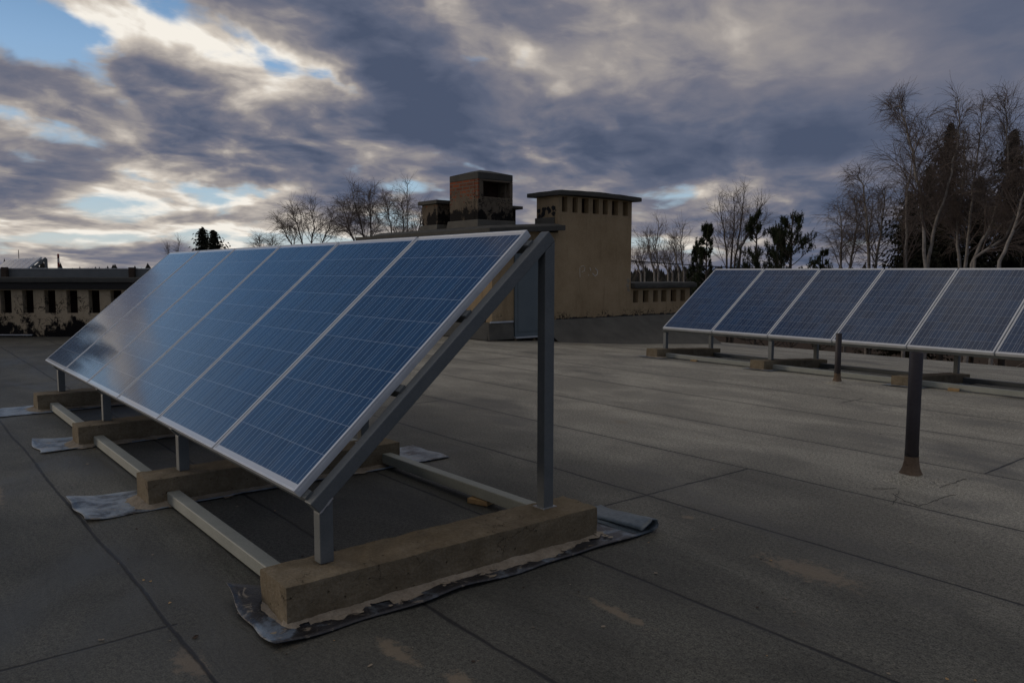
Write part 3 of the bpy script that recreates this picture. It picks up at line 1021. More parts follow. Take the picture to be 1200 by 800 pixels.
proto_used = False
A_O, A_YAW, A_T = Vector((0, 0, 0.46)), 0.0, 0.72656
B_O, B_YAW, B_T = Vector((0.495, 8.847, 0.433)), math.atan2(-0.033667, 0.999433), 0.63396
panel_row(A_O, A_YAW, A_T, [
    'farthest solar panel of the large left row, its lower end reflecting dark trees',
    'solar panel of the large left row, second from its far left end',
    'solar panel of the large left row, third from its far left end',
    'solar panel of the large left row, third from its near right end',
    'solar panel of the large left row, right beside the nearest panel',
    'nearest and biggest solar panel, beside the bare grey rafter of the left row'], 'panels of the left row')
panel_row(B_O, B_YAW, B_T, [
    'solar panel at the left end of the right row, nearest the tall shaft',
    'solar panel second from the left end of the right row',
    'solar panel of the right row, above and left of the short black pipe',
    'solar panel of the right row between the short and the tall black pipe',
    'solar panel of the right row, above and right of the tall black pipe',
    'solar panel at the right end of the right row, cut by the picture edge'], 'panels of the right row')


# ------------------------------------------------------------------ racks
def sheared_post(b, x0, x1, y0, y1, z0, zt):
    """upright with its head cut along the rafter; zt is a function of y"""
    b.hexa([(x0, y0, z0), (x1, y0, z0), (x1, y1, z0), (x0, y1, z0), (x0, y0, zt(y0)), (x1, y0, zt(y0)), (x1, y1, zt(y1)), (x0, y1, zt(y1))])


def make_rack(name, label, origin, yaw, tilt, posts, front_z, rear_z, y_end=1.305):
    """posts: centre positions along the row; front_z / rear_z: height of the block top, local"""
    r_ = empty(name, origin, label, 'mounting rack', None, (0, 0, yaw))
    ct, st = math.cos(tilt), math.sin(tilt)
    o0, o1 = 0.053, 0.113                     # rafter top and bottom below the panels' face

    def rz(off):
        return lambda y: (y * st - off) / ct
    hw = 0.030
    for i, s_ in enumerate(posts):
        b = MB()
        ya, yb = 0.018, y_end
        # square tube along the slope, ends cut square
        def pt(a, off, x):
            return (x, a * ct + off * st, a * st - off * ct)
        a0, a1 = ya / ct - o0 * st / ct + 0.02, y_end / ct - o0 * st / ct + 0.0
        b.hexa([pt(a0, o1, s_ - hw), pt(a0, o1, s_ + hw), pt(a1, o1, s_ + hw), pt(a1, o1, s_ - hw),
                pt(a0, o0, s_ - hw), pt(a0, o0, s_ + hw), pt(a1, o0, s_ + hw), pt(a1, o0, s_ - hw)])
        b.build('rafter', M['steel'], r_, bevel=0.004)
        b = MB()
        sheared_post(b, s_ - hw, s_ + hw, 0.072, 0.132, front_z(s_, 0.1), rz(o1 + 0.0005))
        fp = b.build('front_post', M['steel'], r_, bevel=0.004)
        for side in (-1, 1):
            b = MB()
            x = s_ + side * hw
            b.tube([(x, 0.074 + 0.058 * q / 9, rz(o1)(0.074 + 0.058 * q / 9) + random.uniform(-.002, .002)) for q in range(10)], [random.uniform(.004, .007) for q in range(10)], 6)
            b.build('weld_bead', M['weld'], fp)
        b = MB()
        yr = y_end + 0.01 - 0.025
        sheared_post(b, s_ - hw + .0006, s_ + hw - .0006, y_end - 0.022, y_end + 0.040, rear_z(s_, 1.3), rz(o1 + 0.0005))
        rp = b.build('rear_post', M['steel'], r_, bevel=0.004)
        b = MB()
        z_ = rear_z(s_, 1.3)
        b.box(s_ - 0.042, s_ + 0.042, y_end - 0.036, y_end + 0.054, z_, z_ + 0.005)
        b.build('foot_plate', M['weld'], rp)
    # purlins under the panels
    for k_, a in enumerate((0.025, 0.62, 1.10, 1.60)):
        w_ = 0.04
        x0, x1 = -0.01, 6 * PITCH - 0.022

        def pt2(a_, off, x):
            return (x, a_ * ct + off * st, a_ * st - off * ct)
        cuts = [x0] + [q for s_ in posts for q in (s_ - hw - .001, s_ + hw + .001)] + [x1]
        for ca, cb in zip(cuts[0::2], cuts[1::2]):
            if cb - ca > 0.02:
                b = MB()
                b.hexa([pt2(a - w_ / 2, 0.092, ca), pt2(a - w_ / 2, 0.092, cb), pt2(a + w_ / 2, 0.092, cb), pt2(a + w_ / 2, 0.092, ca),
                        pt2(a - w_ / 2, 0.0412, ca), pt2(a - w_ / 2, 0.0412, cb), pt2(a + w_ / 2, 0.0412, cb), pt2(a + w_ / 2, 0.0412, ca)])
                b.build('purlin', M['steel'], r_, bevel=0.002, seg=1)
        # packing pieces that carry the panel ends on the bare rafters
        for s_ in posts:
            b = MB()
            b.hexa([pt2(a - w_ / 2, 0.0526, s_ - hw), pt2(a - w_ / 2, 0.0526, s_ - hw + .012), pt2(a + w_ / 2, 0.0526, s_ - hw + .012), pt2(a + w_ / 2, 0.0526, s_ - hw),
                    pt2(a - w_ / 2, 0.0412, s_ - hw), pt2(a - w_ / 2, 0.0412, s_ - hw + .012), pt2(a + w_ / 2, 0.0412, s_ - hw + .012), pt2(a + w_ / 2, 0.0412, s_ - hw)])
            b.build('packing_plate', M['steel'], r_)
    return r_


random.seed(11)
A_POSTS = [0.20, 2.17, 4.185, 6.105]
BT = 0.16                                     # block height
rack_a = make_rack('mounting_rack', 'grey steel rack carrying the large left row, rafter and post bare at near end', A_O, A_YAW, A_T, A_POSTS,
          lambda s_, t: BT - 0.46, lambda s_, t: BT - 0.46)


def b_world(s_, t):
    return B_O + Vector((math.cos(B_YAW), math.sin(B_YAW), 0)) * s_ + Vector((-math.sin(B_YAW), math.cos(B_YAW), 0)) * t


def b_top(s_, t):
    """block top under the right row, in the row's own height"""
    return roof_z(b_world(s_, t).y) + 0.145 - B_O.z - 0.006 * s_


B_POSTS = [-0.02, 2.02, 4.10, 6.10]
make_rack('mounting_rack', 'grey steel rack under the right row, standing on four short concrete blocks', B_O, B_YAW, B_T, B_POSTS, b_top, b_top, 1.27)

# ------------------------------------------------------------------ concrete blocks, beams, shims, loose felt sheets
A_BLOCKS = [(0.12, 0.37), (2.10, 2.345), (4.075, 4.325), (6.015, 6.275)]
A_LAB = ['concrete block under the far left end of the left row', 'concrete block second from the far end of the left row',
         'concrete block between the two long pale beams, second nearest', 'largest and nearest concrete block, on a torn black felt sheet']


def block_with_mortar(loc, rotz, x0, x1, y0, y1, h, label, group, seed, tiltx=0.0):
    r_ = empty('concrete_block', loc, label, 'concrete block', group, (tiltx, 0, rotz))
    near = seed == 3
    rough_box('block', x0, x1, y0, y1, 0.0, h, M['concrete'], r_, 0.016 if near else 0.03, 0.0055, 0.005, 14, seed)
    b = MB()
    # ragged skirt of spilt mortar round the foot
    rng = random.Random(seed)
    peri = []
    step = 0.02
    for (ax_, ay_), (bx_, by_), (nx, ny) in (((x0, y0), (x1, y0), (0, -1)), ((x1, y0), (x1, y1), (1, 0)), ((x1, y1), (x0, y1), (0, 1)), ((x0, y1), (x0, y0), (-1, 0))):
        L_ = math.hypot(bx_ - ax_, by_ - ay_)
        n_ = int(L_ / step)
        for q in range(n_):
            t = q / n_
            peri.append((ax_ + (bx_ - ax_) * t, ay_ + (by_ - ay_) * t, nx, ny))
    ring = []
    for px, py, nx, ny in peri:
        wv_ = 0.062 + 0.060 * mnoise.noise(Vector((px * 5, py * 5, seed))) + 0.035 * mnoise.noise(Vector((px * 23, py * 23, seed)))
        wv_ = max(0.012, wv_)
        hh = 0.028 + 0.012 * mnoise.noise(Vector((px * 9, py * 9, seed + 4)))
        ring.append(((px - nx * 0.03, py - ny * 0.03, hh + 0.004), (px + nx * wv_ * 0.5, py + ny * wv_ * 0.5, hh * 0.30 + 0.004), (px + nx * wv_, py + ny * wv_, 0.0075)))
    for a, c in zip(ring, ring[1:] + ring[:1]):
        b.face([a[0], a[1], c[1], c[0]])
        if mnoise.noise(Vector((a[2][0] * 7, a[2][1] * 7, seed + 11))) > -0.22:
            b.face([a[1], a[2], c[2], c[1]])
    b.build('mortar_skirt', M['mortar'], r_, smooth=True, weld=True)
    return r_


blocks_a = []
for i, (x0, x1) in enumerate(A_BLOCKS):
    c = Vector(((x0 + x1) / 2, 0.69, 0.0))
    blk = block_with_mortar(c, 0.0, x0 - c.x, x1 - c.x, -0.135 - c.y, 1.52 - c.y, BT, A_LAB[i], 'concrete blocks under the left row', i)
    blocks_a.append(blk)
B_LAB = ['concrete block at the left end of the right row, nearest the tall shaft', 'concrete block second from the left under the right row',
         'concrete block under the right row, behind the tall black pipe', 'concrete block at the right end of the right row']
for i, s_ in enumerate(B_POSTS):
    c = b_world(s_, 0.55)
    c.z = roof_z(c.y) - 0.006 * s_
    block_with_mortar(c, B_YAW, -0.11, 0.13, -0.80, 0.83, 0.145, B_LAB[i], 'concrete blocks under the right row', i + 10, -0.052)


def felt_sheet(x0, x1, y0, y1, label, group, seed, curls=(), z=0.005):
    """thin felt strip with a wavy outline and lifted corners; curls: (x, y, radius, height)"""
    nx, ny = max(6, int((x1 - x0) / 0.035)), max(6, int((y1 - y0) / 0.035))
    bm = bmesh.new()
    c = Vector(((x0 + x1) / 2, (y0 + y1) / 2, roof_z((y0 + y1) / 2)))
    grid = []
    for i in range(nx + 1):
        row = []
        for j in range(ny + 1):
            u, v_ = i / nx, j / ny
            x, y = x0 + (x1 - x0) * u, y0 + (y1 - y0) * v_
            ex = 0.02 * mnoise.noise(Vector((y * 4, seed, 1))) * (abs(u - 0.5) * 2) ** 3
            ey = 0.03 * mnoise.noise(Vector((x * 5, seed, 5))) * (abs(v_ - 0.5) * 2) ** 3
            x += ex
            y += ey
            edge = max(abs(u - 0.5), abs(v_ - 0.5)) * 2
            zz = z + max(0.0, edge - 0.8) * 0.05 * (0.5 + mnoise.noise(Vector((x * 3, y * 3, seed))))
            for (qx, qy, qr, qh) in curls:
                dd = math.hypot(x - qx, y - qy)
                if dd < qr:
                    zz += qh * (1 - dd / qr) ** 1.6
            row.append(bm.verts.new((x - c.x, y - c.y, max(0.003, zz) + roof_z(y) - c.z)))
        grid.append(row)
    for i in range(nx):
        for j in range(ny):
            bm.faces.new((grid[i][j], grid[i + 1][j], grid[i + 1][j + 1], grid[i][j + 1]))
    me = bpy.data.meshes.new('felt_sheet')
    bm.to_mesh(me)
    bm.free()
    me.materials.append(M['felt'] if seed == 4 else M['felt_pale'])
    for p in me.polygons:
        p.use_smooth = True
    o = bpy.data.objects.new('felt_sheet', me)
    COL.objects.link(o)
    o.location = c
    so = o.modifiers.new('thick', 'SOLIDIFY')
    so.thickness = 0.004
    so.offset = 0
    return tag(o, label, 'felt sheet', group)


GS = 'felt sheets under the blocks of the left row'
felt_sheet(-0.02, 0.50, -0.75, 1.75, 'felt sheet under the farthest block of the left row, at the left picture edge', GS, 1, ((0.5, -0.75, 0.2, 0.01),))
felt_sheet(1.93, 2.40, -0.40, 1.95, 'dark felt sheet under the second farthest block of the left row', GS, 2, ((1.95, -0.4, 0.25, 0.03),))
felt_sheet(3.90, 4.39, -0.47, 1.90, 'felt sheet with a pale blue smear, sticking out left of a concrete block', GS, 3, ((3.9, -0.47, 0.22, 0.03), (4.39, -0.47, 0.12, 0.012)))
nf = felt_sheet(5.88, 6.405, -0.235, 1.70, 'torn black felt sheet under the nearest block, its far end folded up', GS, 4,
                ((5.88, -0.235, 0.28, 0.075), (6.405, -0.235, 0.2, 0.012), (6.41, 0.6, 0.35, 0.012)))
for i in range(16):
    rng = random.Random(300 + i)
    cx, cy = 6.33 + rng.uniform(-.03, .05), rng.uniform(-.2, 1.6)
    r_ = rng.uniform(.008, .022)
    b = MB()
    b.face([(cx + math.cos(t) * r_ * rng.uniform(.6, 1.1) - nf.location.x, cy + math.sin(t) * r_ * 1.4 * rng.uniform(.6, 1.1) - nf.location.y, 0.0165) for t in [2 * math.pi * q / 10 for q in range(10)]])
    b.build('mortar_drip', M['mortar'], nf)
# the folded end of the nearest sheet
b = MB()
nu = 14
rows = []
for i in range(nu + 1):
    u = i / nu
    x = 5.93 + 0.475 * u
    h_ = 0.020 + 0.050 * u                     # the fold stands higher towards the camera side
    ln = 0.17 - 0.04 * u
    prof = [(-0.04, 0.009), (0.10, 0.010), (ln - 0.05, 0.012), (ln - 0.01, 0.020), (ln, h_ * .5), (ln - 0.015, h_ * .9), (ln - 0.05, h_), (ln * .55, h_ * 0.86), (ln * .25, h_ * .62), (0.0, h_ * .42)]
    rows.append([(x + 0.010 * mnoise.noise(Vector((py_ * 3, u * 2, 0))), 1.72 + py_ + 0.020 * mnoise.noise(Vector((u * 3, 1.5, 2))), pz_ + 0.004 * mnoise.noise(Vector((u * 4, py_ * 5, 1)))) for q, (py_, pz_) in enumerate(prof)])
for r0, r1 in zip(rows, rows[1:]):
    for q in range(len(prof) - 1):
        b.face([r0[q], r1[q], r1[q + 1], r0[q + 1]])
fo = b.build('folded_end', M['felt_clean'], nf, smooth=True, weld=True, loc=nf.location)
fo.location = (0, 0, 0)
so = fo.modifiers.new('thick', 'SOLIDIFY')
so.thickness = 0.005
so.offset = 0
GS2 = 'felt sheets under the blocks of the right row'
for i, s_ in enumerate(B_POSTS):
    c = b_world(s_, 0.5)
    felt_sheet(c.x - 0.2, c.x + 0.26, c.y - 0.85, c.y + 1.0, ['felt sheet under the block nearest the tall shaft', 'felt sheet under the second block of the right row',
               'felt sheet under the block behind the tall black pipe', 'felt sheet under the block at the right end of the right row'][i], GS2, 20 + i)


def beam(p0, p1, w_, h_, label, group, m):
    p0, p1 = Vector(p0), Vector(p1)
    d = p1 - p0
    yaw = math.atan2(d.y, d.x)
    pit = -math.asin(d.z / d.length)
    b = MB()
    b.box(0, d.length, -w_ / 2, w_ / 2, 0, h_)
    o = b.build('steel_beam', m, None, bevel=0.006)
    o.location = p0
    o.rotation_euler = (0, pit, yaw)
    return tag(o, label, 'steel beam', group)


GB = 'beams between the blocks of the left row'
zb = 0.012
FL = ['farthest pale beam along the low edge of the left row', 'middle pale beam along the low edge of the left row', 'nearest pale beam, running to the largest concrete block']
RL = ['farthest beam behind the left row, hidden under the panels', 'middle beam behind the left row, under the panels', 'grey beam behind the nearest panel, running to the tall post block']
for i in range(3):
    xa, xb = A_BLOCKS[i][1] - 0.01, A_BLOCKS[i + 1][0] + 0.01
    beam((xa, 0.005, zb), (xb, 0.005, zb), 0.072, 0.066, FL[i], GB, M['beam'])
    beam((xa, 1.46 - 0.02 * i, 0.03), (xb, 1.43, 0.035), 0.07, 0.066, RL[i], GB, M['beam'])
GB2 = 'beams between the blocks of the right row'
for i in range(3):
    for t, lab in ((0.0, ['front beam of the right row, left of the short black pipe', 'front beam of the right row between the two black pipes', 'front beam of the right row, right of the tall black pipe']),
                   (1.22, ['rear beam of the right row, at its left end', 'rear beam in the middle of the right row', 'rear beam of the right row, at its right end'])):
        pa = b_world(B_POSTS[i] + 0.12, t)
        pb = b_world(B_POSTS[i + 1] - 0.10, t)
        pa.z = roof_z(pa.y) + 0.014
        pb.z = roof_z(pb.y) + 0.014
        beam(pa, pb, 0.07, 0.066, lab[i], GB2, M['beam'] if t == 0 else M['steel'])

for (x, y, sx_, sy_, h_, lab) in ((5.98, -0.035, .035, .05, .03, 'small wood chip against the nearest concrete block, at the beam end'), (5.42, 1.43, .07, .06, .03, 'wood shim under the grey rear beam of the left row'),
                              (1.22, 8.77, .05, .06, .02, 'wood shim under the front beam, left of the short black pipe'), (5.15, 8.62, .06, .06, .03, 'pale wood shim under the front beam, right of the tall black pipe')):
    b = MB()
    b.box(-sx_, sx_, -sy_, sy_, 0, h_)
    o = b.build('wood_shim', M['wood'], None, bevel=0.004)
    o.location = (x, y, roof_z(y) + 0.001)
    o.rotation_euler = (0, 0, 0.35)
    tag(o, lab, 'wood shim', 'wood shims under beams')


# ------------------------------------------------------------------ vent pipes
def vent_pipe(base, r_, h_, cone_h, cone_r, label):
    e_ = empty('vent_pipe', base, label, 'vent pipe', 'black pipes on the roof')
    b = MB()
    n_ = 24
    zs_ = [0.0, h_ * .5, h_ - 0.004, h_, h_, h_ - 0.10]
    rr = [r_, r_, r_, r_ - 0.002, r_ * 0.86, r_ * 0.84]
    b.tube([(0.0, 0.0, q) for q in zs_[:4]], rr[:4], n_, cap=False)
    k0 = len(b.v) - n_
    ring = []
    for rad, zz in ((r_ * 0.86, h_), (r_ * 0.84, h_ - 0.15)):
        ring.append(len(b.v))
        for q in range(n_):
            b.v.append(Vector((math.cos(2 * math.pi * q / n_) * rad, math.sin(2 * math.pi * q / n_) * rad, zz)))
    b.build('pipe', M['pipe'], e_, smooth=True).modifiers.new('thick', 'SOLIDIFY').thickness = 0.005
    # mortar collar
    b = MB()
    rows = []
    for k_ in range(7):
        t = k_ / 6
        rad = r_ * 1.06 + (cone_r - r_) * (1 - t) ** 2.2
        rows.append([((rad * (1 + 0.14 * mnoise.noise(Vector((math.cos(a) * 2, math.sin(a) * 2, k_ * .5 + base[0])))) * math.cos(a)), rad * (1 + 0.14 * mnoise.noise(Vector((math.cos(a) * 2, math.sin(a) * 2, k_ * .5 + 3)))) * math.sin(a), cone_h * t)
                     for a in [2 * math.pi * q / n_ for q in range(n_)]])
    for ra, rb2 in zip(rows, rows[1:]):
        for q in range(n_):
            b.face([ra[q], ra[(q + 1) % n_], rb2[(q + 1) % n_], rb2[q]])
    b.build('mortar_collar', M['rustcone'], e_, smooth=True, weld=True)
    b = MB()
    zt = cone_h * 0.97
    n2 = 30
    lo = [(math.cos(a) * r_ * 1.04, math.sin(a) * r_ * 1.04, zt) for a in [2 * math.pi * q / n2 for q in range(n2)]]
    hi = [(math.cos(a) * r_ * 1.035, math.sin(a) * r_ * 1.035, zt + r_ * (0.9 + 0.8 * math.sin(a - 0.6) + 0.25 * math.sin(3 * a))) for a in [2 * math.pi * q / n2 for q in range(n2)]]
    for q in range(n2):
        b.face([lo[q], lo[(q + 1) % n2], hi[(q + 1) % n2], hi[q]])
    b.build('tar_band', M['tar'], e_, smooth=True, weld=True)
    # low mound of felt and mortar around the foot, cracked
    b = MB()
    rows = []
    R_ = cone_r * 4.2
    for k_ in range(9):
        t = k_ / 8
        rows.append([(math.cos(a) * (cone_r * .5 + (R_ - cone_r * .5) * t), math.sin(a) * (cone_r * .5 + (R_ - cone_r * .5) * t), 0.040 * (1 - t) ** 2 - 0.012 * t + 0.004 * (1 - t) * mnoise.noise(Vector((math.cos(a) * 3 * t, math.sin(a) * 3 * t, 7)))) for a in [2 * math.pi * q / 36 for q in range(36)]])
    for ra, rb2 in zip(rows, rows[1:]):
        for q in range(36):
            b.face([rb2[q], rb2[(q + 1) % 36], ra[(q + 1) % 36], ra[q]])
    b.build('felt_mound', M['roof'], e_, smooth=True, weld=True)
    return e_


p1 = hit(1067, 560, 2, 0.0)
vent_pipe(p1, 0.0415, 0.835, 0.15, 0.085, 'tall black pipe with rusty mortar collar, standing alone on the open roof')
p2 = hit(981, 447, 2, 0.0)
p2.z = roof_z(p2.y)
vent_pipe(p2, 0.036, 0.625, 0.13, 0.065, 'short black pipe close in front of the right row of panels')
# crack lines in the felt round the tall pipe
b = MB()
for pts in ([(1022, 570), (1036, 570), (1054, 569)], [(1046, 575), (1060, 584), (1078, 590), (1098, 583), (1112, 578), (1123, 577)], [(1101, 569), (1117, 564), (1134, 557)], [(1054, 572), (1050, 582), (1045, 590)]):
    pp = [hit(px, py, 2, 0.014 if i < 99 else 0) for i, (px, py) in enumerate(pts)]
    fine = []
    for a, c in zip(pp, pp[1:]):
        for q in range(6):
            p = a.lerp(c, q / 6)
            dd = (Vector((p.x, p.y)) - Vector((p1.x, p1.y))).length / (0.085 * 4.2)
            zz = 0.035 * max(0, 1 - dd) ** 2
            fine.append((p.x + 0.012 * mnoise.noise(p * 40), p.y + 0.012 * mnoise.noise(p * 40 + Vector((5, 0, 0))), zz + 0.001))
    b.tube(fine, [0.0022 * (0.6 + 0.6 * abs(mnoise.noise(Vector(q) * 30))) for q in fine], 5)
tag(b.build('felt_crack', M['tar']), 'thin black cracks in the felt around the tall pipe', 'crack', None, 'stuff')

# grit and leaf scraps lying about
b = MB()
rng = random.Random(77)
for i in range(300):
    D_ = 2.2 + 9 * rng.random() ** 1.4
    p = at(rng.uniform(-50, 1300), D_)
    if p.y > 8 or (5.85 < p.x < 6.45 and -0.3 < p.y < 2.1):
        continue
    r_ = rng.uniform(0.003, 0.009) if rng.random() < .85 else rng.uniform(.008, .014)
    a = rng.uniform(0, 6.28)
    z0 = 0.0012
    q = [(p.x + math.cos(a + t) * r_ * rng.uniform(.5, 1.2), p.y + math.sin(a + t) * r_ * rng.uniform(.5, 1.2), z0 + rng.uniform(0, .5) * r_) for t in (0, 1.3, 2.5, 3.8, 5.1)]
    b.face(q, 0 if rng.random() < .5 else (1 if rng.random() < .6 else 2))
tag(b.build('roof_debris', [M['mortar'], M['darkwood'], M['wood']]), 'specks of grit and leaf scraps scattered over the felt', 'debris', None, 'stuff')

# ------------------------------------------------------------------ cables
b = MB()


def sag(p0, p1, drop, n_=14):
    p0, p1 = Vector(p0), Vector(p1)
    return [p0.lerp(p1, i / n_) - Vector((0, 0, drop * 4 * (i / n_) * (1 - i / n_))) for i in range(n_ + 1)]


b.tube(sag(b_world(0.45, 0.9) + Vector((0, 0, 0.10)), b_world(1.55, 0.9) + Vector((0, 0, 0.14)), 0.30), 0.007, 6)
b.tube(sag(b_world(1.55, 0.9) + Vector((0, 0, 0.14)), b_world(2.75, 0.9) + Vector((0, 0, 0.12)), 0.26), 0.007, 6)
tag(b.build('panel_cable', M['cable']), 'thin black cable hanging in loops under the right row', 'cable')
b = MB()
pa = hit(742, 305, 0, -3.9) + Vector((0, 0.0, 0))
pa.y = TY1 + 0.0
pb = at(1500, 34, top_z(330, 34))
b.tube(sag(pa, pb, 0.25, 24), 0.013, 6)
pa2, pb2 = pa + Vector((0, 0, -0.10)), pb + Vector((0, 0, -0.15))
tag(b.build('overhead_cable', M['cable']), 'black overhead cable running right from the tall shaft past the trees', 'cable')


# ------------------------------------------------------------------ third solar row behind the annex, mast, far chimney stack
C_TOP = at(51, 17.8, top_z(302, 17.8))
C_O = C_TOP - Vector((6 * PITCH - 0.02, PL * math.cos(A_T), PL * math.sin(A_T)))
C_LIFT = Vector((0, 0, C_O.z - A_O.z))
panel_row(C_O, 0.0, A_T, ['solar panel at the near right end of the small row beyond the left vent wall', 'second panel from the right in the small row beyond the left vent wall',
                          'third panel from the right in the small row beyond the left vent wall', 'fourth panel from the right in the small row beyond the left vent wall',
                          'fifth panel from the right in the small row, near the picture edge', 'leftmost panel of the small row beyond the left vent wall'], 'panels of the small row at the far left')
rk = copy_tree(rack_a)
rk.location = C_O
tag(rk, 'grey steel rack of the small row, showing its end beyond the left vent wall', 'mounting rack')
for i, bl in enumerate(blocks_a):
    o = copy_tree(bl)
    o.location = bl.location + (C_O - A_O)
    o.scale = (1, 1, 1)
    tag(o, ['concrete block under the far left end of the small row', 'concrete block second from the left under the small row',
            'concrete block second from the right under the small row', 'concrete block at the right end of the small row'][i], 'concrete block', 'concrete blocks under the small row')
    q = rough_box('paving_slab', -0.16, 0.16, -0.9, 0.9, 0.0, C_LIFT.z, M['concrete'], None, 0.12, 0.002, 0.006, 5, i)
    q.location = Vector((o.location.x, o.location.y, 0.001))
    tag(q, ['flat slab under the far left block of the small row', 'flat slab under the second block of the small row', 'flat slab under the third block of the small row', 'flat slab under the right end block of the small row'][i], 'paving slab', 'slabs under the small row')
b = MB()
p = at(25, 34, 0.0)
b.tube([p, p + Vector((0, 0, top_z(294, 34)))], 0.014, 6)
tag(b.build('antenna_mast', M['pipe'], None, loc=p), 'hair-thin antenna mast rising behind the far solar row', 'antenna')

sp_ = at(71, 900, GZ)
sk = empty('smoke_stack', sp_, 'red and white banded factory chimney on the far left horizon', 'chimney')
zt = top_z(298.5, 900) - GZ
for q in range(6):
    b = MB()
    b.tube([(0, 0, zt * q / 6), (0, 0, zt * (q + 1) / 6)], [1.5 - q * .08, 1.5 - (q + 1) * .08], 14, cap=(q == 5))
    b.build('band', M['brick_red'] if q % 2 else M['brick_white'], sk, smooth=True)


# ------------------------------------------------------------------ trees
def rnd_perp(d, rng):
    a = Vector((rng.uniform(-1, 1), rng.uniform(-1, 1), rng.uniform(-1, 1)))
    a = a - d * a.dot(d)
    return a.normalized() if a.length > 1e-4 else Vector((1, 0, 0))


def limb(mb, p, d, L_, r0, r1, rng, segs=5, wob=0.12, lift=0.0, sides=5):
    pts, rad = [p.copy()], [r0]
    for i in range(segs):
        d = (d + rnd_perp(d, rng) * wob * rng.random() + Vector((0, 0, lift))).normalized()
        p = p + d * (L_ / segs)
        pts.append(p.copy())
        rad.append(r0 + (r1 - r0) * (i + 1) / segs)
    mb.tube(pts, rad, sides, cap=False)
    return pts


def along(pts, t):
    q = t * (len(pts) - 1)
    i = min(int(q), len(pts) - 2)
    return pts[i].lerp(pts[i + 1], q - i), (pts[i + 1] - pts[i]).normalized()


def bare_tree(name, base, stems, label, group, seed, r0=0.16, br=16, sub=7, twigs=6, spread=0.33, droop=0.0, bark='bark', start=0.3, ttw=0.0065, angle=(0.45, 0.85)):
    """stems: list of lists of points (world), the photographed course of each trunk; branches and hanging twigs grow off them"""
    rng = random.Random(seed)
    e_ = empty(name, base, label, 'tree', group)
    tr, cr = MB(), MB()
    for pts in stems:
        pts = [Vector(q) for q in pts]
        fine = []
        for a, c in zip(pts, pts[1:]):
            for q in range(4):
                fine.append(a.lerp(c, q / 4) + Vector((rng.uniform(-1, 1), rng.uniform(-1, 1), 0)) * 0.05)
        fine.append(pts[-1])
        n_ = len(fine)
        H_ = (pts[-1] - pts[0]).length
        tr.tube(fine, [r0 * (1 - 0.86 * i / (n_ - 1)) for i in range(n_)], 7)
        for k_ in range(br):
            t = start + (0.98 - start) * (k_ + rng.random()) / br
            p, d = along(fine, t)
            an_ = rng.uniform(*angle)
            bd = (d * math.cos(an_) + rnd_perp(d, rng) * math.sin(an_) + Vector((0, 0, 0.15))).normalized()
            L1 = H_ * spread * (1.15 - t) * rng.uniform(0.6, 1.2)
            rr = max(0.012, r0 * (1 - t) * 0.5)
            b1 = limb(cr, p, bd, L1, rr, 0.010, rng, 6, 0.16, 0.05 - droop * .4, 4)
            nsub = max(3, int(round(sub * L1 / 1.7)))
            for j in range(nsub):
                t2 = 0.12 + 0.88 * (j + rng.random()) / nsub
                p2, d2 = along(b1, t2)
                an_ = rng.uniform(0.4, 0.9)
                d3 = (d2 * math.cos(an_) + rnd_perp(d2, rng) * math.sin(an_)).normalized()
                L2 = (0.35 + L1 * 0.32) * rng.uniform(0.6, 1.2)
                b2 = limb(cr, p2, d3, L2, 0.011, 0.007, rng, 4, 0.2, 0.03 - droop, 3)
                nt = max(2, int(round(twigs * L2 / 1.15)))
                for q in range(nt):
                    t3 = 0.15 + 0.85 * (q + rng.random()) / twigs
                    p3, d4 = along(b2, t3)
                    an_ = rng.uniform(0.3, 0.9)
                    d5 = (d4 * math.cos(an_) + rnd_perp(d4, rng) * math.sin(an_)).normalized()
                    limb(cr, p3, d5, rng.uniform(0.35, 1.05), ttw, ttw * .6, rng, 3, 0.25, -droop * 2.2, 3)
    tr.build('trunk', M[bark], e_, smooth=True, loc=base).location = (0, 0, 0)
    cr.build('crown', M['twig'], e_, smooth=True, loc=base).location = (0, 0, 0)
    return e_


def px_path(D, *pts):
    """course of a trunk: photo bearings and heights at the tree's own distance"""
    return [at(px, D + dd, top_z(py, D)) if py is not None else at(px, D + dd, GZ) for (px, py, dd) in pts]


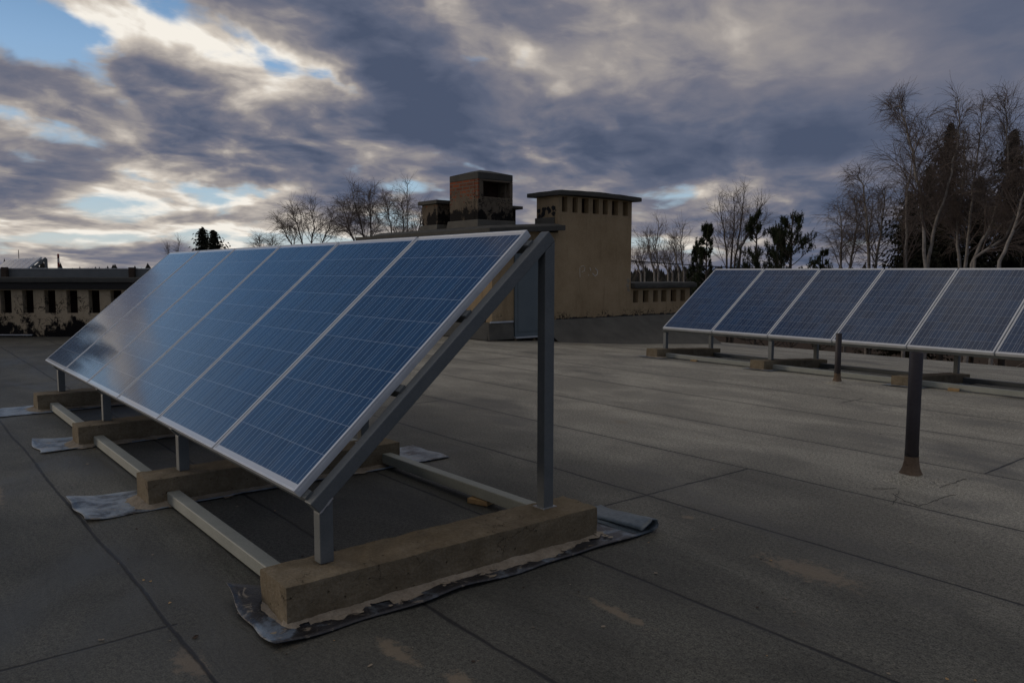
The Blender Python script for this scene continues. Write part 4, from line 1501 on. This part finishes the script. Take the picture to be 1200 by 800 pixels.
def spruce(base, h_, rad, label, group, seed, m='spruce'):
    rng = random.Random(seed)
    e_ = empty('spruce', base, label, 'tree', group)
    tr = MB()
    tr.tube([(0, 0, 0), (0, 0, h_ * .5), (0, 0, h_)], [h_ * 0.012, h_ * 0.008, 0.02], 7)
    tr.build('trunk', M['greybark'], e_, smooth=True)
    cr = MB()
    nb = int(h_ * 32)
    for k_ in range(nb):
        t = 0.25 + 0.75 * ((k_ + rng.random()) / nb)
        z = h_ * (0.16 + 0.84 * t)
        a = k_ * 2.39996 + rng.uniform(-.5, .5)
        a0_ = a % 6.283
        R_ = rad * (1 - t) ** 0.70 * (0.85 + 0.25 * math.sin(z * 2.3 + seed) + 0.2 * math.sin(a0_ * 2 + z * 1.3)) + 0.30 * min(1, (1 - t) * 8)
        L_ = R_ * rng.uniform(0.35, 1.25)
        dx, dy = math.cos(a), math.sin(a)
        steps = max(2, int(L_ / 0.2))
        for i in range(steps + 1):
            u = i / steps
            rr = L_ * u
            zz = z - 0.38 * L_ * u + 0.30 * L_ * u * u * u + rng.uniform(-.06, .06)
            p = Vector((dx * rr, dy * rr, zz))
            wdt = 0.26 * (1.05 - u * .55) + 0.05
            for side in (-1, 1, 0):
                sd = Vector((-dy, dx, 0)) * side * rng.uniform(0.5, 1.0) + Vector((dx, dy, 0)) * rng.uniform(.1, .8) + Vector((0, 0, rng.uniform(-1.1, -.1)))
                tip = p + sd.normalized() * wdt * rng.uniform(.7, 1.6)
                nrm = Vector((rng.uniform(-1, 1), rng.uniform(-1, 1), rng.uniform(-.4, .4))).normalized() * wdt * 0.30
                cr.face([p - nrm, p + nrm, tip])
    # leader
    for i in range(24):
        zz = h_ - rng.random() * 0.8
        a = rng.uniform(0, 6.28)
        q = 0.04 + (h_ - zz) * 0.22
        p = Vector((0, 0, zz))
        cr.face([p + Vector((0, 0, .04)), p - Vector((0, 0, .04)), p + Vector((math.cos(a) * q, math.sin(a) * q, rng.uniform(-.05, .12)))])
    cr.build('crown', M[m], e_)
    return e_


def pine(base, h_, rad, label, group, seed, lean=0.0):
    rng = random.Random(seed)
    e_ = empty('pine', base, label, 'tree', group)
    tr, cr = MB(), MB()
    tp = limb(tr, Vector((0, 0, 0)), Vector((lean, lean * .6, 1)).normalized(), h_, h_ * .011, 0.03, rng, 10, 0.05, 0.02, 7)

    def clump(p, r_):
        axis = Vector((rng.uniform(-.5, .5), rng.uniform(-.5, .5), 1)).normalized()
        for q in range(18):
            d = (Vector((rng.gauss(0, 1), rng.gauss(0, 1), rng.gauss(0, 1))).normalized() * 0.75 + axis * 0.75).normalized()
            s_ = p + axis * r_ * rng.uniform(-1.3, .9)
            n_ = rnd_perp(d, rng) * 0.018
            cr.face([s_ - n_, s_ + n_, s_ + d * r_ * rng.uniform(.5, 0.95)])
    for k_ in range(int(h_ * 4.6)):
        t = 0.42 + 0.56 * rng.random() ** 0.8
        p, d = along(tp, t)
        a = rng.uniform(0, 6.28)
        L_ = rad * (1.12 - t) * 1.9 * rng.uniform(0.5, 1.1)
        bd = Vector((math.cos(a), math.sin(a), 0.55)).normalized()
        b1 = limb(tr, p, bd, L_, 0.035, 0.012, rng, 5, 0.18, 0.10, 4)
        clump(b1[-1], 0.2)
        for j in range(9):
            p2, d2 = along(b1, 0.35 + .62 * rng.random())
            d3 = (d2 + rnd_perp(d2, rng) * 0.8 + Vector((0, 0, .35))).normalized()
            b2 = limb(tr, p2, d3, L_ * rng.uniform(.2, .42), 0.014, 0.008, rng, 3, 0.15, 0.10, 3)
            clump(b2[-1], rng.uniform(.12, .21))
            clump(b2[-2], rng.uniform(.10, .15))
    clump(tp[-1], 0.22)
    tr.build('trunk', M['greybark'], e_, smooth=True)
    cr.build('crown', M['pine'], e_)
    return e_


G_R = 'trees beyond the right row'
D = 38
bare_tree('birch', at(1083, D, GZ), [
    px_path(D, (1086, None, 0), (1083, 312, 0), (1076, 250, .3), (1064, 190, .6), (1052, 145, .9), (1044, 122, 1.2), (1037, 124, 1.5)),
    px_path(D, (1087, None, .3), (1085, 310, .3), (1092, 262, -.3), (1104, 218, -.8), (1113, 170, -1.2), (1112, 128, -1.5))],
    'tall pale birch with two stems, its bent top leftmost of the high trees', G_R, 21, 0.105, 30, 10, 9, 0.16, 0.07)
bare_tree('birch', at(1128, D + 1, GZ), [
    px_path(D + 1, (1127, None, 0), (1128, 312, 0), (1131, 250, .2), (1134, 190, .4), (1140, 118, .3)),
    px_path(D + 1, (1129, None, .5), (1122, 312, .5), (1117, 262, .9), (1122, 200, 1.4), (1118, 150, 1.6))],
    'tall bare birch between the two dark spruces, stem nearly upright', G_R, 22, 0.105, 30, 10, 9, 0.16, 0.07)
bare_tree('birch', at(1138, D - 1, GZ), [
    px_path(D - 1, (1130, None, 0), (1137, 308, 0), (1158, 258, -.3), (1172, 205, -.6), (1168, 150, -.8), (1163, 124, -.9)),
    px_path(D - 1, (1132, None, -.4), (1140, 302, -.4), (1172, 280, -1.0), (1190, 240, -1.4), (1202, 190, -1.7))],
    'bare birch leaning right, its stems crossing in front of the right spruce', G_R, 23, 0.095, 30, 10, 9, 0.16, 0.07)
bare_tree('birch', at(1168, D - 3, GZ), [
    px_path(D - 3, (1160, None, 0), (1169, 305, 0), (1184, 262, 0), (1193, 225, 0), (1206, 180, -.2), (1215, 140, 0))],
    'pale birch at the right picture edge, stem slanting out of view', G_R, 24, 0.095, 22, 7, 7, 0.18, 0.06)
bare_tree('birch', at(1058, D + 4, GZ), [
    px_path(D + 4, (1062, None, 0), (1060, 312, 0), (1056, 240, .2), (1064, 165, .4)), ],
    'thin bare birch left of the left spruce, behind the bent birch', G_R, 29, 0.12, 20, 7, 7, 0.17, 0.05)
spruce(at(1104, 46, GZ), top_z(148, 46) - GZ, 4.3, 'tall dark spruce behind the left birches', G_R, 31)
spruce(at(1177, 45, GZ), top_z(155, 45) - GZ, 4.6, 'tall dark spruce at the right picture edge', G_R, 32)
spruce(at(1141, 49, GZ), top_z(208, 49) - GZ, 4.0, 'dark spruce standing between the two tall spruces', G_R, 33)
spruce(at(1060, 48, GZ), top_z(225, 48) - GZ, 4.0, 'lower dark spruce left of the tall spruces', G_R, 34)
spruce(at(1210, 47, GZ), top_z(180, 47) - GZ, 4.6, 'dark spruce half cut by the right picture edge', G_R, 35)
spruce(at(1082, 51, GZ), top_z(196, 51) - GZ, 4.2, 'dark spruce behind the bent birch, farther back', G_R, 37)
D = 50
bare_tree('weeping_birch', at(1013, D, GZ), [
    px_path(D, (1018, None, 0), (1016, 312, 0), (1012, 262, 0), (1006, 218, .3), (998, 206, .5)),
    px_path(D, (1020, None, 0), (1024, 310, 0), (1030, 260, 0), (1032, 222, .3))],
    'drooping bare birch left of the tall birches, crown grey and fine', G_R, 41, 0.13, 26, 8, 8, 0.2, 0.14)
bare_tree('weeping_birch', at(982, D + 2, GZ), [
    px_path(D + 2, (986, None, 0), (984, 312, 0), (983, 270, 0), (978, 240, .3)),
    px_path(D + 2, (990, None, 0), (994, 312, 0), (1000, 262, 0), (996, 232, .3))],
    'lower drooping bare birch right of the pines', G_R, 42, 0.11, 24, 8, 8, 0.2, 0.14)
D = 55
bare_tree('aspen', at(850, D, GZ), [
    px_path(D, (852, None, 0), (851, 308, 0), (846, 270, 0), (838, 230, .3)),
    px_path(D, (852, None, .3), (855, 300, .3), (858, 262, 0), (857, 224, .3)),
    px_path(D, (853, None, -.3), (860, 300, -.3), (866, 262, 0), (870, 220, .3)),
    px_path(D, (853, None, -.3), (866, 290, -.3), (880, 262, 0), (890, 238, .3))],
    'bare tree fanning out above the small pines, a bright cloud behind it', G_R, 43, 0.10, 17, 6, 5, 0.17, 0.0, 'greybark')
for i, (px, top, D_, lab) in enumerate(((768, 258, 58, 'thin bare birch directly right of the tall shaft'), (797, 262, 60, 'thin bare birch left of the small pines'), (784, 285, 64, 'small bare birch between two thin birches'), (752, 290, 62, 'small bare birch half hidden by the tall shaft'))):
    bare_tree('birch', at(px, D_, GZ), [px_path(D_, (px + 2, None, 0), (px + 3, 320, 0), (px - 1, (320 + top) / 2, 0), (px + 2, top, .4)),
              px_path(D_, (px + 2, None, .2), (px - 2, 320, .2), (px - 9, (320 + top) / 2, .4), (px - 8, top + 18, .4))], lab, G_R, 50 + i, 0.10, 16, 6, 5, 0.17, 0.0)
pine(at(886, 45, GZ), top_z(250, 45) - GZ, 1.9, 'open dark pine with upright shoots, left of the fuller pine', G_R, 61)
pine(at(926, 44, GZ), top_z(250, 44) - GZ, 2.6, 'fuller dark pine with branches reaching right', G_R, 62, 0.01)
pine(at(905, 46, GZ), top_z(268, 46) - GZ, 2.0, 'dark pine squeezed between the two taller pines', G_R, 66)
pine(at(832, 47, GZ), top_z(262, 47) - GZ, 1.3, 'narrow dark pine in front of the fanning bare tree', G_R, 63)
pine(at(814, 48, GZ), top_z(281, 48) - GZ, 1.2, 'small narrow pine farthest left of the pines', G_R, 64)
pine(at(958, 50, GZ), top_z(292, 50) - GZ, 1.6, 'low dark pine between the fuller pine and the drooping birch', G_R, 65)

G_L = 'trees beyond the left row and stair house'
D = 48
bare_tree('willow', at(362, D, GZ), [
    px_path(D, (362, None, 0), (358, 300, 0), (352, 268, 0), (344, 245, .3)),
    px_path(D, (363, None, .2), (364, 300, .2), (370, 268, 0), (366, 242, .3)),
    px_path(D, (364, None, -.2), (372, 300, 0), (384, 275, 0), (392, 252, .3)),
    px_path(D, (361, None, -.2), (350, 300, 0), (338, 278, 0), (330, 262, .3))],
    'bare bushy tree with arching twigs, left of the stair house', G_L, 71, 0.08, 20, 7, 7, 0.16, 0.07, 'greybark', 0.45)
bare_tree('willow', at(428, D - 2, GZ), [
    px_path(D - 2, (432, None, 0), (432, 300, 0), (424, 262, 0), (414, 222, .3)),
    px_path(D - 2, (433, None, .2), (436, 300, .2), (436, 262, 0), (434, 224, .3)),
    px_path(D - 2, (431, None, -.2), (424, 300, 0), (410, 270, 0), (404, 240, .3))],
    'tallest bare bushy tree left of the chimneys, twigs curving left', G_L, 72, 0.09, 22, 8, 8, 0.17, 0.09, 'greybark', 0.45)
bare_tree('willow', at(466, D, GZ), [
    px_path(D, (466, None, 0), (464, 300, 0), (458, 262, 0), (452, 232, .3)),
    px_path(D, (467, None, .2), (470, 300, .2), (474, 262, 0), (472, 236, .3)),
    px_path(D, (468, None, .2), (482, 300, .2), (492, 268, 0), (496, 245, .3))],
    'bare bushy tree just left of the small chimney', G_L, 73, 0.08, 20, 7, 7, 0.16, 0.08, 'greybark', 0.45)
bare_tree('birch', at(479, 56, GZ), [px_path(56, (480, None, 0), (480, 300, 0), (478, 250, 0), (478, 215, 0))], 'thin birch spire above the bushy trees left of the chimneys', G_L, 74, 0.08, 18, 6, 6, 0.13, 0.02)
bare_tree('willow', at(310, 62, GZ), [px_path(62, (310, None, 0), (309, 300, 0), (306, 280, 0)), px_path(62, (312, None, 0), (318, 300, 0), (322, 282, 0))], 'small bare bush low behind the middle of the left row', G_L, 75, 0.06, 18, 6, 6, 0.12, 0.06, 'greybark', 0.5)
bare_tree('birch', at(212, 70, GZ), [px_path(70, (210, None, 0), (211, 310, 0), (212, 282, 0)), px_path(70, (204, None, 0), (203, 310, 0), (198, 290, 0))], 'wispy bare birch left of the two small spruces', G_L, 76, 0.05, 14, 5, 5, 0.10, 0.0)
spruce(at(240, 60, GZ), top_z(268, 60) - GZ, 5.2, 'left one of two small spruces above the left row', G_L, 77)
spruce(at(253, 61, GZ), top_z(271, 61) - GZ, 4.6, 'right one of two small spruces above the left row', G_L, 78)
# trees outside the frame at the left, seen only as dark shapes in the panels' glass
G_O = 'spruces left of the picture, mirrored in the far panels'
for i, (px, D_, top) in enumerate(((-158, 48, 112), (-196, 46, 92), (-232, 49, 126))):
    spruce(at(px, D_, GZ), top_z(top, D_) - GZ, 6.5, 'spruce left of the picture, its dark reflection in the farthest left panel', G_O, 90 + i)

# distant forest: a mass nobody could count
fm = MB()
rng = random.Random(5)
for ring_d, cnt, hh in ((330, 900, 8.6), (430, 900, 10.5)):
    for i in range(cnt):
        a = rng.uniform(-1.05, 1.05)
        d_ = ring_d * rng.uniform(0.9, 1.1)
        p = Vector((CAM.x, CAM.y, 0)) + HD * d_ * math.cos(a) + SD * d_ * math.sin(a)
        h_ = hh * rng.uniform(0.75, 1.25) + 1.2
        if rng.random() < 0.06:
            h_ += rng.uniform(1, 3.5)
        w_ = rng.uniform(1.4, 3.6)
        n_ = 5
        pts = [Vector((p.x + math.cos(6.283 * q / n_) * w_, p.y + math.sin(6.283 * q / n_) * w_, GZ)) for q in range(n_)]
        mid = [Vector((p.x + math.cos(6.283 * q / n_) * w_ * .8, p.y + math.sin(6.283 * q / n_) * w_ * .8, GZ + h_ * .62 + rng.uniform(-.6, .6))) for q in range(n_)]
        tip = Vector((p.x + rng.uniform(-.3, .3), p.y, GZ + h_))
        for q in range(n_):
            fm.face([pts[q], pts[(q + 1) % n_], mid[(q + 1) % n_], mid[q]])
            fm.face([mid[q], mid[(q + 1) % n_], tip])
tag(fm.build('far_forest', M['forest']), 'dark band of distant forest along the horizon', 'forest', None, 'stuff')

# brushwood at the foot of the building beyond the right row
bw = MB()
rng = random.Random(8)
for i in range(420):
    D_ = rng.uniform(34, 75)
    px = rng.uniform(690, 1350)
    p = at(px, D_, GZ)
    L_ = rng.uniform(1.0, 3.2)
    d = Vector((rng.uniform(-.8, .8), rng.uniform(-.8, .8), rng.uniform(.3, 1))).normalized()
    pts = limb(bw, p, d, L_, rng.uniform(.02, .06), 0.01, rng, 4, 0.2, 0.0, 4)
    for q in range(4):
        p2, d2 = along(pts, rng.random())
        limb(bw, p2, (d2 + rnd_perp(d2, rng) * .8).normalized(), L_ * .5, 0.02, 0.006, rng, 3, 0.2, 0.0, 3)
tag(bw.build('brushwood', M['bark']), 'tangle of pale bare brushwood below the roof edge, behind the right row', 'brushwood', None, 'stuff')
